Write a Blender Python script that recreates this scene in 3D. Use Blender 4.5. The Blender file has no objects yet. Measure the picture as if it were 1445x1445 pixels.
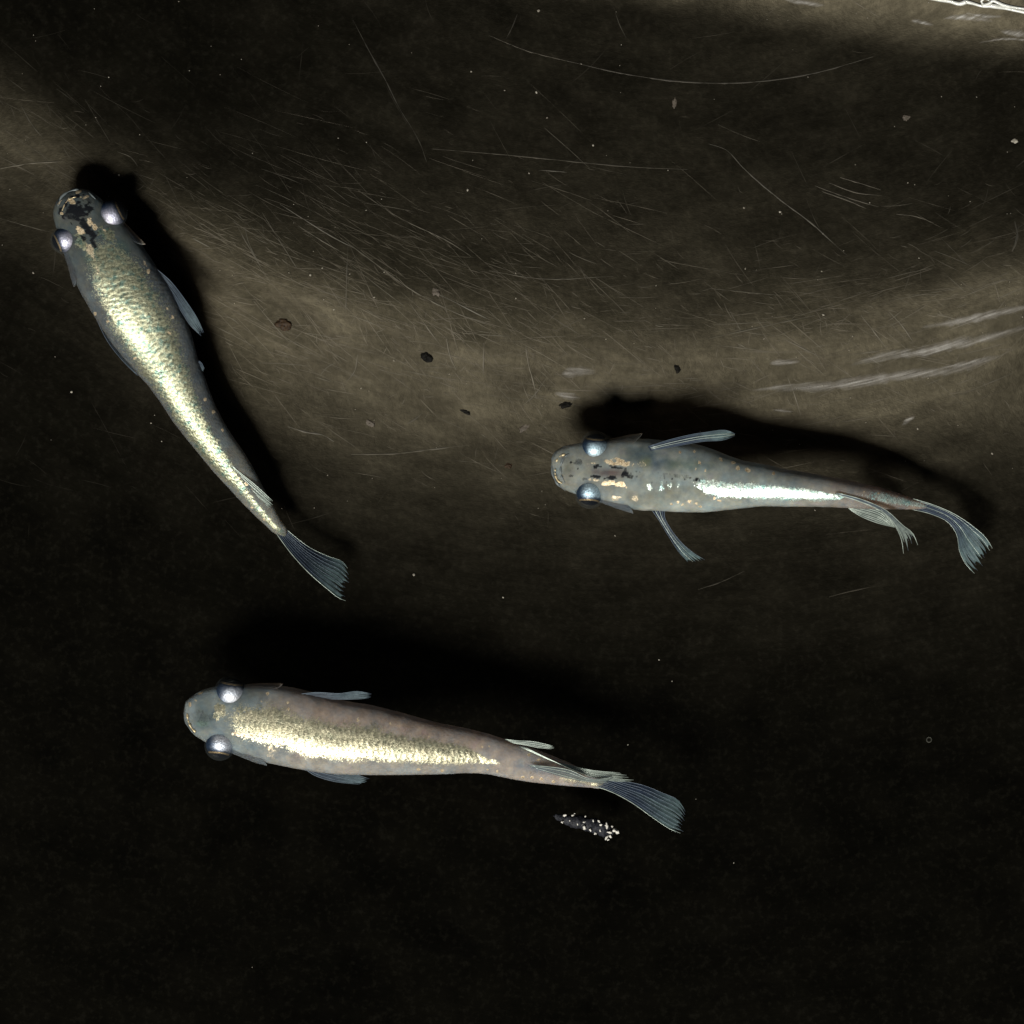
import bpy, math, random
import numpy as np
from mathutils import Vector

random.seed(7)
rng = np.random.default_rng(7)
scene = bpy.context.scene
COL = scene.collection

# ------------------------------------------------------------------ units
# layout is written in photo units (1445 across the picture); one unit is K metres, the picture spans 85 mm
K = 5.9e-5
F = 1445.0
CAM_D = 0.34

def W(px, py, z=0.0):
    f = 1.0 - z * K / CAM_D
    return ((px - F / 2) * K * f, -(py - F / 2) * K * f, z * K)

def Wn(px, py, z):
    px, py, z = np.broadcast_arrays(np.asarray(px, float), np.asarray(py, float), np.asarray(z, float))
    f = 1.0 - z * K / CAM_D
    return np.stack([(px - F / 2) * K * f, -(py - F / 2) * K * f, z * K], -1)

# ------------------------------------------------------------------ camera, world, lamp, exposure
cam_d = bpy.data.cameras.new("camera")
cam = bpy.data.objects.new("camera", cam_d)
COL.objects.link(cam)
cam.location = (0, 0, CAM_D)
cam.rotation_euler = (0, 0, 0)
cam_d.sensor_width = 36
cam_d.sensor_height = 36
cam_d.lens = 36 * CAM_D / (F * K)
cam_d.clip_start = 0.005
cam_d.clip_end = 20
scene.camera = cam

world = bpy.data.worlds.new("World")
scene.world = world
world.use_nodes = True
bg = world.node_tree.nodes["Background"]
bg.inputs[0].default_value = (0.75, 0.85, 1.0, 1)
bg.inputs[1].default_value = 0.055

LAMP_D = 0.60
ZEN = math.radians(37)
AZ = Vector((-0.40, -0.92)).normalized()
ld = bpy.data.lights.new("lamp", "AREA")
ld.shape = 'DISK'
ld.size = 0.165
ld.energy = 5.1
ld.color = (1.0, 0.965, 0.90)
lamp = bpy.data.objects.new("lamp", ld)
COL.objects.link(lamp)
ldir = Vector((AZ.x * math.sin(ZEN), AZ.y * math.sin(ZEN), math.cos(ZEN)))
lamp.location = Vector(W(720, 700, 0)) + ldir * LAMP_D
lamp.rotation_euler = ldir.to_track_quat('Z', 'Y').to_euler()

scene.view_settings.view_transform = 'Standard'
scene.view_settings.look = 'None'
scene.view_settings.exposure = 0
scene.view_settings.gamma = 1
try:
    scene.cycles.max_bounces = 8
    scene.cycles.transparent_max_bounces = 16
    scene.cycles.caustics_reflective = False
    scene.cycles.caustics_refractive = False
    scene.cycles.sample_clamp_indirect = 3
except Exception:
    pass

# ------------------------------------------------------------------ noise in numpy
def _hash(ix, iy, seed):
    h = (ix.astype(np.int64) * 374761393 + iy.astype(np.int64) * 668265263 + seed * 974634777) & 0xFFFFFFFF
    h = ((h ^ (h >> 13)) * 1274126177) & 0xFFFFFFFF
    h = h ^ (h >> 16)
    return (h & 0xFFFFFF) / float(0xFFFFFF)

def vnoise(x, y, seed=0):
    x = np.asarray(x, float); y = np.asarray(y, float)
    ix = np.floor(x); iy = np.floor(y)
    fx = x - ix; fy = y - iy
    fx = fx * fx * (3 - 2 * fx); fy = fy * fy * (3 - 2 * fy)
    a = _hash(ix, iy, seed); b = _hash(ix + 1, iy, seed)
    c = _hash(ix, iy + 1, seed); d = _hash(ix + 1, iy + 1, seed)
    return (a * (1 - fx) + b * fx) * (1 - fy) + (c * (1 - fx) + d * fx) * fy

def fbm(x, y, seed=0, n=4):
    s = 0; a = 0.5; t = 0
    for i in range(n):
        s = s + a * vnoise(x * 2 ** i, y * 2 ** i, seed + i * 17); t += a; a *= 0.55
    return s / t

def sstep(a, b, x):
    t = np.clip((np.asarray(x, float) - a) / (b - a), 0, 1)
    return t * t * (3 - 2 * t)

# smooth (monotone-safe Catmull-Rom) interpolation of rows of points
def curve(pts, n):
    P = np.asarray(pts, float)
    if len(P) == 2:
        t = np.linspace(0, 1, n)[:, None]
        return P[0] * (1 - t) + P[1] * t
    d = np.r_[0, np.cumsum(np.sqrt(((P[1:] - P[:-1]) ** 2).sum(1)) + 1e-6)]
    return herm(d, P, np.linspace(0, d[-1], n))

def herm(d, P, t):
    P = np.asarray(P, float); d = np.asarray(d, float)
    one = P.ndim == 1
    if one: P = P[:, None]
    s = (P[1:] - P[:-1]) / (d[1:] - d[:-1])[:, None]
    m = np.empty_like(P)
    m[0] = s[0]; m[-1] = s[-1]
    h = (d[1:] - d[:-1])[:, None]
    m[1:-1] = (s[:-1] * h[1:] + s[1:] * h[:-1]) / (h[1:] + h[:-1])
    i = np.clip(np.searchsorted(d, t, side='right') - 1, 0, len(d) - 2)
    hh = (d[i + 1] - d[i])[:, None]
    u = ((t - d[i]) / (d[i + 1] - d[i]))[:, None]
    r = (P[i] * (2 * u ** 3 - 3 * u ** 2 + 1) + m[i] * hh * (u ** 3 - 2 * u ** 2 + u)
         + P[i + 1] * (-2 * u ** 3 + 3 * u ** 2) + m[i + 1] * hh * (u ** 3 - u ** 2))
    return r[:, 0] if one else r

# ------------------------------------------------------------------ object helpers
def mesh_obj(name, co, faces, mat, parent=None, smooth=True, attrs=None):
    me = bpy.data.meshes.new(name)
    me.from_pydata([tuple(v) for v in np.asarray(co)], [], [tuple(int(i) for i in f) for f in faces])
    if smooth:
        me.polygons.foreach_set("use_smooth", [True] * len(me.polygons))
    if attrs:
        for k, a in attrs.items():
            a = np.asarray(a, np.float32)
            if a.ndim == 1:
                at = me.attributes.new(k, 'FLOAT', 'POINT'); at.data.foreach_set("value", a)
            else:
                at = me.attributes.new(k, 'FLOAT_COLOR', 'POINT')
                if a.shape[1] == 3: a = np.c_[a, np.ones(len(a), np.float32)]
                at.data.foreach_set("color", a.astype(np.float32).ravel())
    me.update()
    o = bpy.data.objects.new(name, me)
    COL.objects.link(o)
    if mat is not None: me.materials.append(mat)
    if parent is not None: o.parent = parent
    return o

def grid_faces(nu, nv, closed_v=False):
    i = np.arange(nu - 1)[:, None]
    j = np.arange(nv if closed_v else nv - 1)[None, :]
    a = i * nv + j; b = i * nv + (j + 1) % nv
    c = (i + 1) * nv + (j + 1) % nv; d = (i + 1) * nv + j
    return np.stack([a, b, c, d], -1).reshape(-1, 4)

def thing(name, label, cat, loc=(0, 0, 0), group=None):
    o = bpy.data.objects.new(name, None)
    COL.objects.link(o)
    o.empty_display_size = 0.002
    o["label"] = label; o["category"] = cat
    if group: o["group"] = group
    return o

def tube_geo(P, R, n=7):
    """tube of points P (world) with radii R (world) closed at both ends"""
    P = np.asarray(P, float); m = len(P)
    R = np.broadcast_to(np.asarray(R, float), (m,))
    T = np.gradient(P, axis=0); T /= np.linalg.norm(T, axis=1)[:, None] + 1e-12
    up = np.tile(np.array([0, 0, 1.0]), (m, 1))
    bad = np.abs(T[:, 2]) > 0.95
    up[bad] = (1, 0, 0)
    A = np.cross(up, T); A /= np.linalg.norm(A, axis=1)[:, None] + 1e-12
    B = np.cross(T, A)
    th = np.linspace(0, 2 * np.pi, n, endpoint=False)
    V = P[:, None, :] + R[:, None, None] * (np.cos(th)[None, :, None] * A[:, None, :] + np.sin(th)[None, :, None] * B[:, None, :])
    V = V.reshape(-1, 3)
    f = [tuple(q) for q in grid_faces(m, n, True)]
    f.append(tuple(range(n - 1, -1, -1))); f.append(tuple(range((m - 1) * n, m * n)))
    return V, f

class Geo:
    def __init__(self): self.v = []; self.f = []; self.n = 0
    def add(self, V, f):
        self.v.append(np.asarray(V)); self.f += [tuple(int(i) + self.n for i in q) for q in f]; self.n += len(V)
    def build(self, name, mat, parent=None, **k):
        return mesh_obj(name, np.concatenate(self.v), self.f, mat, parent, **k)

# ------------------------------------------------------------------ material helpers
def new_mat(name):
    m = bpy.data.materials.new(name); m.use_nodes = True
    nt = m.node_tree
    for n in list(nt.nodes): nt.nodes.remove(n)
    out = nt.nodes.new("ShaderNodeOutputMaterial")
    return m, nt, out

def N(nt, t, **kw):
    n = nt.nodes.new(t)
    for k, v in kw.items():
        if k.startswith("i_"):
            key = k[2:].replace("_", " ")
            n.inputs[key].default_value = v
        else: setattr(n, k, v)
    return n

def L(nt, a, b): nt.links.new(a, b)

def ramp(nt, src, stops):
    r = nt.nodes.new("ShaderNodeValToRGB")
    el = r.color_ramp.elements
    el[0].position, el[0].color = stops[0][0], (*stops[0][1], 1) if len(stops[0][1]) == 3 else stops[0][1]
    el[1].position, el[1].color = stops[-1][0], (*stops[-1][1], 1)
    for p, c in stops[1:-1]:
        e = el.new(p); e.color = (*c, 1)
    L(nt, src, r.inputs[0]); return r

def noise(nt, vec, scale, detail=3, rough=0.55):
    n = N(nt, "ShaderNodeTexNoise"); n.inputs["Scale"].default_value = scale
    n.inputs["Detail"].default_value = detail; n.inputs["Roughness"].default_value = rough
    if vec is not None: L(nt, vec, n.inputs["Vector"])
    return n

def math_n(nt, op, a, b=None, clamp=False):
    n = N(nt, "ShaderNodeMath", operation=op, use_clamp=clamp)
    for i, v in enumerate((a, b)):
        if v is None: continue
        if isinstance(v, (int, float)): n.inputs[i].default_value = v
        else: L(nt, v, n.inputs[i])
    return n.outputs[0]

def mix_rgb(nt, fac, a, b, mode='MIX'):
    n = N(nt, "ShaderNodeMix", data_type='RGBA', blend_type=mode)
    for s, v in ((n.inputs[0], fac), (n.inputs[6], a), (n.inputs[7], b)):
        if isinstance(v, (int, float)): s.default_value = v
        elif isinstance(v, tuple): s.default_value = (*v, 1) if len(v) == 3 else v
        else: L(nt, v, s)
    return n.outputs[2]

def obj_vec(nt, sc=(1, 1, 1), rot=0):
    tc = N(nt, "ShaderNodeTexCoord")
    mp = N(nt, "ShaderNodeMapping")
    k = 1 / K
    mp.inputs["Scale"].default_value = (k * sc[0], k * sc[1], k * sc[2])   # texture space in photo units
    mp.inputs["Rotation"].default_value = (0, 0, rot)
    L(nt, tc.outputs["Object"], mp.inputs["Vector"])
    return mp.outputs["Vector"]

def ring_vec(nt, sx, sy):
    """texture space that runs along the round step of the basin"""
    v = obj_vec(nt)
    sub = N(nt, "ShaderNodeVectorMath", operation='SUBTRACT'); L(nt, v, sub.inputs[0]); sub.inputs[1].default_value = (211.5, 1504.5, 0)
    sx_ = N(nt, "ShaderNodeSeparateXYZ"); L(nt, sub.outputs[0], sx_.inputs[0])
    a = math_n(nt, 'ARCTAN2', sx_.outputs[0], math_n(nt, 'MULTIPLY', sx_.outputs[1], -1.0))
    r = math_n(nt, 'SQRT', math_n(nt, 'ADD', math_n(nt, 'POWER', sx_.outputs[0], 2.0), math_n(nt, 'POWER', sx_.outputs[1], 2.0)))
    c = N(nt, "ShaderNodeCombineXYZ")
    L(nt, math_n(nt, 'MULTIPLY', a, 1333.0 * sx), c.inputs[0]); L(nt, math_n(nt, 'MULTIPLY', r, sy), c.inputs[1])
    return c.outputs[0]

# --- black moulded plastic of the basin
def mat_plastic():
    m, nt, out = new_mat("black_plastic")
    p = N(nt, "ShaderNodeBsdfPrincipled")
    v = obj_vec(nt)
    n1 = noise(nt, v, 0.012, 5, 0.6)
    n2 = noise(nt, v, 0.11, 4, 0.65)
    n3 = noise(nt, ring_vec(nt, 0.016, 0.20), 1.0, 4, 0.65)
    n4 = noise(nt, v, 0.6, 2, 0.6)
    c = ramp(nt, n1.outputs["Fac"], [(0.3, (0.0008, 0.0008, 0.0006)), (0.7, (0.0022, 0.0021, 0.0015))])
    film = ramp(nt, n2.outputs["Fac"], [(0.52, (0, 0, 0)), (0.78, (0.004, 0.0037, 0.0028))])
    L(nt, mix_rgb(nt, 1.0, c.outputs[0], film.outputs[0], 'ADD'), p.inputs["Base Color"])
    r = math_n(nt, 'MULTIPLY_ADD', n1.outputs["Fac"], 0.16)
    nt.nodes[-1].inputs[2].default_value = 0.27
    r2 = math_n(nt, 'MULTIPLY_ADD', n3.outputs["Fac"], -0.12)
    nt.nodes[-1].inputs[2].default_value = 0.06
    L(nt, math_n(nt, 'ADD', r, r2), p.inputs["Roughness"])
    n5 = noise(nt, ring_vec(nt, 0.009, 0.022), 1.0, 6, 0.62)
    wear_glint = ramp(nt, n5.outputs["Fac"], [(0.32, (0.07,) * 3), (0.55, (0.115,) * 3), (0.75, (0.18,) * 3)])
    sp = math_n(nt, 'MULTIPLY', wear_glint.outputs[0], math_n(nt, 'ADD', n2.outputs["Fac"], 0.55))
    L(nt, sp, p.inputs["Specular IOR Level"])
    p.inputs["Specular Tint"].default_value = (1.0, 0.87, 0.60, 1)
    h = math_n(nt, 'ADD', math_n(nt, 'MULTIPLY', n2.outputs["Fac"], 0.7),
               math_n(nt, 'ADD', math_n(nt, 'MULTIPLY', n4.outputs["Fac"], 0.35), math_n(nt, 'MULTIPLY', n3.outputs["Fac"], 0.10)))
    b = N(nt, "ShaderNodeBump"); b.inputs["Strength"].default_value = 0.28; b.inputs["Distance"].default_value = K * 1.0
    L(nt, h, b.inputs["Height"]); L(nt, b.outputs[0], p.inputs["Normal"])
    L(nt, p.outputs[0], out.inputs[0])
    return m

def mat_simple(name, col, rough=0.5, spec=0.3, metallic=0.0, nscale=None, col2=None, bump=0.0, coat=0.0, stint=(1, 1, 1)):
    m, nt, out = new_mat(name)
    p = N(nt, "ShaderNodeBsdfPrincipled")
    p.inputs["Roughness"].default_value = rough
    p.inputs["Specular IOR Level"].default_value = spec
    p.inputs["Specular Tint"].default_value = (*stint, 1)
    p.inputs["Metallic"].default_value = metallic
    p.inputs["Coat Weight"].default_value = coat
    if nscale:
        n = noise(nt, obj_vec(nt), nscale, 4, 0.6)
        r = ramp(nt, n.outputs["Fac"], [(0.3, col), (0.7, col2 or col)])
        L(nt, r.outputs[0], p.inputs["Base Color"])
        if bump:
            b = N(nt, "ShaderNodeBump"); b.inputs["Strength"].default_value = bump; b.inputs["Distance"].default_value = K
            L(nt, n.outputs["Fac"], b.inputs["Height"]); L(nt, b.outputs[0], p.inputs["Normal"])
    else:
        p.inputs["Base Color"].default_value = (*col, 1)
    L(nt, p.outputs[0], out.inputs[0])
    return m

# --- fish skin: colours come from pigment attributes of the body mesh
def mat_skin(name, strip_col, strip_col2, strip_rough=0.42, metal=0.6, dark_fleck=0.3, gbump=0.4):
    m, nt, out = new_mat(name)
    tint = N(nt, "ShaderNodeAttribute", attribute_name="tint")
    pig = N(nt, "ShaderNodeAttribute", attribute_name="pigment")
    sep = N(nt, "ShaderNodeSeparateColor"); L(nt, pig.outputs["Color"], sep.inputs[0])
    v = obj_vec(nt)
    nf = noise(nt, v, 0.36, 3, 0.7)          # guanine flecks
    nf.inputs["Distortion"].default_value = 1.2
    nm = noise(nt, v, 0.10, 4, 0.65)
    ng = noise(nt, v, 0.9, 2, 0.6)
    # translucent flesh
    p = N(nt, "ShaderNodeBsdfPrincipled")
    mott = ramp(nt, nm.outputs["Fac"], [(0.3, (0.72, 0.74, 0.78)), (0.7, (1.12, 1.08, 1.02))])
    nh = noise(nt, v, 0.045, 3, 0.6)
    hue = ramp(nt, nh.outputs["Fac"], [(0.30, (0.90, 1.02, 1.06)), (0.48, (1.0, 1.01, 0.99)), (0.58, (1.05, 1.02, 0.92)), (0.72, (1.08, 0.99, 0.99))])
    base = mix_rgb(nt, 1.0, mix_rgb(nt, 1.0, tint.outputs["Color"], mott.outputs[0], 'MULTIPLY'), hue.outputs[0], 'MULTIPLY')
    L(nt, base, p.inputs["Base Color"])
    p.inputs["Roughness"].default_value = 0.5
    p.inputs["Specular IOR Level"].default_value = 0.06
    p.inputs["Subsurface Weight"].default_value = 0.8
    p.inputs["Subsurface Radius"].default_value = (1.0, 0.8, 0.6)
    p.inputs["Subsurface Scale"].default_value = K * 42
    bb = N(nt, "ShaderNodeBump"); bb.inputs["Strength"].default_value = 0.25; bb.inputs["Distance"].default_value = K
    L(nt, math_n(nt, 'ADD', nf.outputs["Fac"], ng.outputs["Fac"]), bb.inputs["Height"])
    L(nt, bb.outputs[0], p.inputs["Normal"])
    tr = N(nt, "ShaderNodeBsdfTranslucent"); L(nt, base, tr.inputs[0])
    m1 = N(nt, "ShaderNodeMixShader"); m1.inputs[0].default_value = 0.18
    L(nt, p.outputs[0], m1.inputs[1]); L(nt, tr.outputs[0], m1.inputs[2])
    tp = N(nt, "ShaderNodeBsdfTransparent"); tp.inputs[0].default_value = (0.95, 0.86, 0.80, 1)
    m2 = N(nt, "ShaderNodeMixShader")
    lw = N(nt, "ShaderNodeLayerWeight"); lw.inputs["Blend"].default_value = 0.5
    edge = math_n(nt, 'MULTIPLY_ADD', math_n(nt, 'POWER', lw.outputs["Facing"], 3.0), 0.45)     # thin rims let more light through
    nt.nodes[-1].inputs[2].default_value = 0.16
    L(nt, edge, m2.inputs[0])
    L(nt, m1.outputs[0], m2.inputs[1]); L(nt, tp.outputs[0], m2.inputs[2])
    # metallic guanine strip
    g = N(nt, "ShaderNodeBsdfPrincipled")
    sa = N(nt, "ShaderNodeAttribute", attribute_name="scale_edge")
    se = ramp(nt, sa.outputs["Fac"], [(0.3, (0.62, 0.64, 0.62)), (0.8, (0.95, 0.95, 0.95)), (0.97, (1.25, 1.25, 1.22))])
    gc = ramp(nt, nm.outputs["Fac"], [(0.34, strip_col2), (0.52, strip_col), (0.75, strip_col)])
    fl = ramp(nt, nf.outputs["Fac"], [(0.36, (dark_fleck,) * 3), (0.58, (1.15, 1.15, 1.12))])
    L(nt, mix_rgb(nt, 1.0, mix_rgb(nt, 1.0, gc.outputs[0], se.outputs[0], 'MULTIPLY'), fl.outputs[0], 'MULTIPLY'), g.inputs["Base Color"])
    g.inputs["Metallic"].default_value = metal
    g.inputs["Roughness"].default_value = strip_rough
    gb = N(nt, "ShaderNodeBump"); gb.inputs["Strength"].default_value = gbump; gb.inputs["Distance"].default_value = K * 1.0
    L(nt, math_n(nt, 'ADD', nf.outputs["Fac"], math_n(nt, 'MULTIPLY', ng.outputs["Fac"], 0.5)), gb.inputs["Height"])
    L(nt, gb.outputs[0], g.inputs["Normal"])
    # strip mask with flecked edge
    k = math_n(nt, 'ADD', sep.outputs[0], math_n(nt, 'MULTIPLY', math_n(nt, 'SUBTRACT', nf.outputs["Fac"], 0.5), 1.8))
    km = ramp(nt, k, [(0.40, (0, 0, 0)), (0.62, (1, 1, 1))])
    mx = N(nt, "ShaderNodeMixShader")
    L(nt, km.outputs[0], mx.inputs[0]); L(nt, m2.outputs[0], mx.inputs[1]); L(nt, g.outputs[0], mx.inputs[2])
    # gold leucophores
    go = N(nt, "ShaderNodeBsdfPrincipled")
    gr = ramp(nt, nf.outputs["Fac"], [(0.36, (0.30, 0.19, 0.09)), (0.62, (0.85, 0.72, 0.50))])
    L(nt, gr.outputs[0], go.inputs["Base Color"])
    go.inputs["Metallic"].default_value = 0.45; go.inputs["Roughness"].default_value = 0.42
    L(nt, gb.outputs[0], go.inputs["Normal"])
    k2 = math_n(nt, 'ADD', sep.outputs[2], math_n(nt, 'MULTIPLY', math_n(nt, 'SUBTRACT', nf.outputs["Fac"], 0.5), 0.9))
    km2 = ramp(nt, k2, [(0.42, (0, 0, 0)), (0.75, (1, 1, 1))])
    mx2 = N(nt, "ShaderNodeMixShader")
    L(nt, km2.outputs[0], mx2.inputs[0]); L(nt, mx.outputs[0], mx2.inputs[1]); L(nt, go.outputs[0], mx2.inputs[2])
    # melanin
    da = N(nt, "ShaderNodeBsdfPrincipled")
    da.inputs["Base Color"].default_value = (0.006, 0.007, 0.009, 1); da.inputs["Roughness"].default_value = 0.5
    da.inputs["Specular IOR Level"].default_value = 0.1
    k3 = math_n(nt, 'ADD', sep.outputs[1], math_n(nt, 'MULTIPLY', math_n(nt, 'SUBTRACT', nf.outputs["Fac"], 0.5), 0.9))
    km3 = ramp(nt, k3, [(0.25, (0, 0, 0)), (0.95, (1, 1, 1))])
    mx3 = N(nt, "ShaderNodeMixShader")
    L(nt, km3.outputs[0], mx3.inputs[0]); L(nt, mx2.outputs[0], mx3.inputs[1]); L(nt, da.outputs[0], mx3.inputs[2])
    L(nt, mx3.outputs[0], out.inputs[0])
    return m

def mat_membrane(name, opac=0.6):
    m, nt, out = new_mat(name)
    at = N(nt, "ShaderNodeAttribute", attribute_name="tint")
    n = noise(nt, obj_vec(nt), 0.12, 3, 0.6)
    d = N(nt, "ShaderNodeBsdfPrincipled")
    r = ramp(nt, n.outputs["Fac"], [(0.3, (0.72, 0.72, 0.72)), (0.7, (1.2, 1.2, 1.2))])
    c = mix_rgb(nt, 1.0, at.outputs["Color"], r.outputs[0], 'MULTIPLY')
    L(nt, c, d.inputs["Base Color"])
    d.inputs["Roughness"].default_value = 0.40
    d.inputs["Specular IOR Level"].default_value = 0.2
    tl = N(nt, "ShaderNodeBsdfTranslucent"); L(nt, c, tl.inputs[0])
    a = N(nt, "ShaderNodeMixShader"); a.inputs[0].default_value = 0.4
    L(nt, d.outputs[0], a.inputs[1]); L(nt, tl.outputs[0], a.inputs[2])
    t = N(nt, "ShaderNodeBsdfTransparent")
    mx = N(nt, "ShaderNodeMixShader")
    op = math_n(nt, 'MULTIPLY_ADD', n.outputs["Fac"], 0.3)
    nt.nodes[-1].inputs[2].default_value = opac - 0.15
    L(nt, op, mx.inputs[0]); L(nt, t.outputs[0], mx.inputs[1]); L(nt, a.outputs[0], mx.inputs[2])
    L(nt, mx.outputs[0], out.inputs[0])
    return m

def mat_cornea():
    m, nt, out = new_mat("clear_cornea")
    t = N(nt, "ShaderNodeBsdfTransparent"); t.inputs[0].default_value = (0.93, 0.95, 0.97, 1)
    g = N(nt, "ShaderNodeBsdfGlossy"); g.inputs["Roughness"].default_value = 0.16
    lw = N(nt, "ShaderNodeLayerWeight"); lw.inputs["Blend"].default_value = 0.25
    f = math_n(nt, 'MULTIPLY', lw.outputs["Facing"], 0.12)
    d = N(nt, "ShaderNodeBsdfDiffuse"); d.inputs[0].default_value = (0.35, 0.4, 0.42, 1)
    a = N(nt, "ShaderNodeMixShader"); a.inputs[0].default_value = 0.5
    L(nt, g.outputs[0], a.inputs[1]); L(nt, d.outputs[0], a.inputs[2])
    mx = N(nt, "ShaderNodeMixShader")
    L(nt, math_n(nt, 'ADD', f, 0.015), mx.inputs[0]); L(nt, t.outputs[0], mx.inputs[1]); L(nt, a.outputs[0], mx.inputs[2])
    L(nt, mx.outputs[0], out.inputs[0])
    return m

def mat_iris(name):
    m, nt, out = new_mat(name)
    at = N(nt, "ShaderNodeAttribute", attribute_name="tint")
    p = N(nt, "ShaderNodeBsdfPrincipled")
    nf = noise(nt, obj_vec(nt), 0.45, 3, 0.7)
    fl = ramp(nt, nf.outputs["Fac"], [(0.35, (0.6, 0.6, 0.62)), (0.6, (1.1, 1.1, 1.1))])
    L(nt, mix_rgb(nt, 1.0, at.outputs["Color"], fl.outputs[0], 'MULTIPLY'), p.inputs["Base Color"])
    sh = N(nt, "ShaderNodeAttribute", attribute_name="shine")
    L(nt, math_n(nt, 'MULTIPLY', sh.outputs["Fac"], 0.78), p.inputs["Metallic"]); p.inputs["Roughness"].default_value = 0.43; p.inputs["Specular IOR Level"].default_value = 0.1
    b = N(nt, "ShaderNodeBump"); b.inputs["Strength"].default_value = 0.8; b.inputs["Distance"].default_value = K * 1.2
    L(nt, nf.outputs["Fac"], b.inputs["Height"]); L(nt, b.outputs[0], p.inputs["Normal"])
    L(nt, p.outputs[0], out.inputs[0])
    return m

M_PLASTIC = mat_plastic()

def mat_glint():
    """ridge of the moulding with its glint painted in: paler colour where noise runs high, clear between"""
    m, nt, out = new_mat("painted_glint_ridge")
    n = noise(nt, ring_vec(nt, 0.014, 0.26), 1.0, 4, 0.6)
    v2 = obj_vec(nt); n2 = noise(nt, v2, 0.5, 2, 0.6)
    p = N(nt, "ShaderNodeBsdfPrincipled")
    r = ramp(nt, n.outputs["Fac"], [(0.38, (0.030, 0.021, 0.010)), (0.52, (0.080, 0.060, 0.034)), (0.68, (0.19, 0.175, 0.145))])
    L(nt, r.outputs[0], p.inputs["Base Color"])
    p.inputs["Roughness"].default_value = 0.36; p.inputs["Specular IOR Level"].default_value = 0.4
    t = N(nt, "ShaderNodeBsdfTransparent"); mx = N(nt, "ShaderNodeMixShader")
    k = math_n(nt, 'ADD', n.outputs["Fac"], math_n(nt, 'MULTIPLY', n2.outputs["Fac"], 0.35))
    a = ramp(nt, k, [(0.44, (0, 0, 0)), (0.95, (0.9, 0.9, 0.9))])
    wa = N(nt, "ShaderNodeAttribute", attribute_name="wear_glint")
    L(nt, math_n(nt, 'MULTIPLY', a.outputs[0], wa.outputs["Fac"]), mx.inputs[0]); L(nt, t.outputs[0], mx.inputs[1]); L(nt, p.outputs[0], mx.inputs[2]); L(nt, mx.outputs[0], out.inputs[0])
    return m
M_GLINT = mat_glint()
M_SCRATCH = [mat_simple("scuffed_plastic", (0.006, 0.0056, 0.0042), 0.36, 0.19, stint=(1, 0.88, 0.68)),
             mat_simple("scratched_plastic", (0.014, 0.013, 0.010), 0.38, 0.20, 0, 0.05, (0.004, 0.004, 0.003), stint=(1, 0.9, 0.72)),
             mat_simple("deep_scratch_plastic", (0.026, 0.024, 0.019), 0.38, 0.22, 0, 0.05, (0.007, 0.007, 0.006), stint=(1, 0.92, 0.78))]
M_RIM = mat_simple("painted_lip_highlight", (0.85, 0.86, 0.82), 0.25, 0.6, 0, 0.2, (0.6, 0.6, 0.55), 0.6, 0.4)
M_SPECK = mat_simple("pale_grit", (0.40, 0.37, 0.31), 0.5, 0.3, 0, 0.4, (0.13, 0.11, 0.085))
M_BROWN = mat_simple("brown_crumb", (0.012, 0.007, 0.004), 0.6, 0.2, 0, 0.3, (0.05, 0.028, 0.012), 0.8)
M_BLACK = mat_simple("black_crumb", (0.0015, 0.0015, 0.0015), 0.6, 0.05, 0, 0.3, (0.012, 0.011, 0.009), 0.8)
M_TAN = mat_simple("tan_crumb", (0.05, 0.042, 0.032), 0.6, 0.2, 0, 0.3, (0.12, 0.10, 0.08), 0.8)
M_PELLET = mat_simple("dark_pellet", (0.004, 0.004, 0.006), 0.5, 0.15, 0, 0.35, (0.035, 0.037, 0.045), 1.0)
M_GRAIN = mat_simple("white_grain", (0.85, 0.83, 0.76), 0.5, 0.3, 0, 0.3, (0.5, 0.47, 0.42))
M_PUPIL = mat_simple("black_pupil", (0.002, 0.003, 0.006), 0.12, 0.4)
M_CORNEA = mat_cornea()
M_IRIS = mat_iris("silver_iris")
M_RAY = mat_simple("pale_fin_ray", (0.12, 0.155, 0.19), 0.35, 0.3, 0.2, 0.08, (0.06, 0.08, 0.11))
M_RAYTIP = mat_simple("cream_fin_ray", (0.66, 0.74, 0.66), 0.35, 0.4, 0.3, 0.08, (0.28, 0.34, 0.30))
M_LIP = mat_simple("translucent_lip", (0.12, 0.14, 0.145), 0.35, 0.4)
M_LIPGOLD = mat_simple("gold_lip_line", (0.75, 0.62, 0.38), 0.4, 0.4, 0.4, 0.3, (0.35, 0.28, 0.16))

# ------------------------------------------------------------------ basin: floor with a raised round centre and the wall at the far corner
BC = (934.0, -782.0); BR = 1333.0
def _profile():
    d = np.linspace(-1600, 2200, 3801)
    s = (0.075 + 0.225 * np.exp(-(np.minimum(d, 0) / 90.0) ** 2) * (d <= 0)
         + (d > 0) * (0.225 * np.exp(-(np.maximum(d, 0) / 190.0) ** 2)))
    s = s - 0.20 * sstep(120, 520, d)
    s = np.where(d < -420, s * (1 - sstep(-420, -900, d)), s)
    z = -np.concatenate([[0], np.cumsum((s[1:] + s[:-1]) / 2 * np.diff(d))])
    z -= np.interp(-150, d, z)
    return d, z
_PD, _PZ = _profile()
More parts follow.
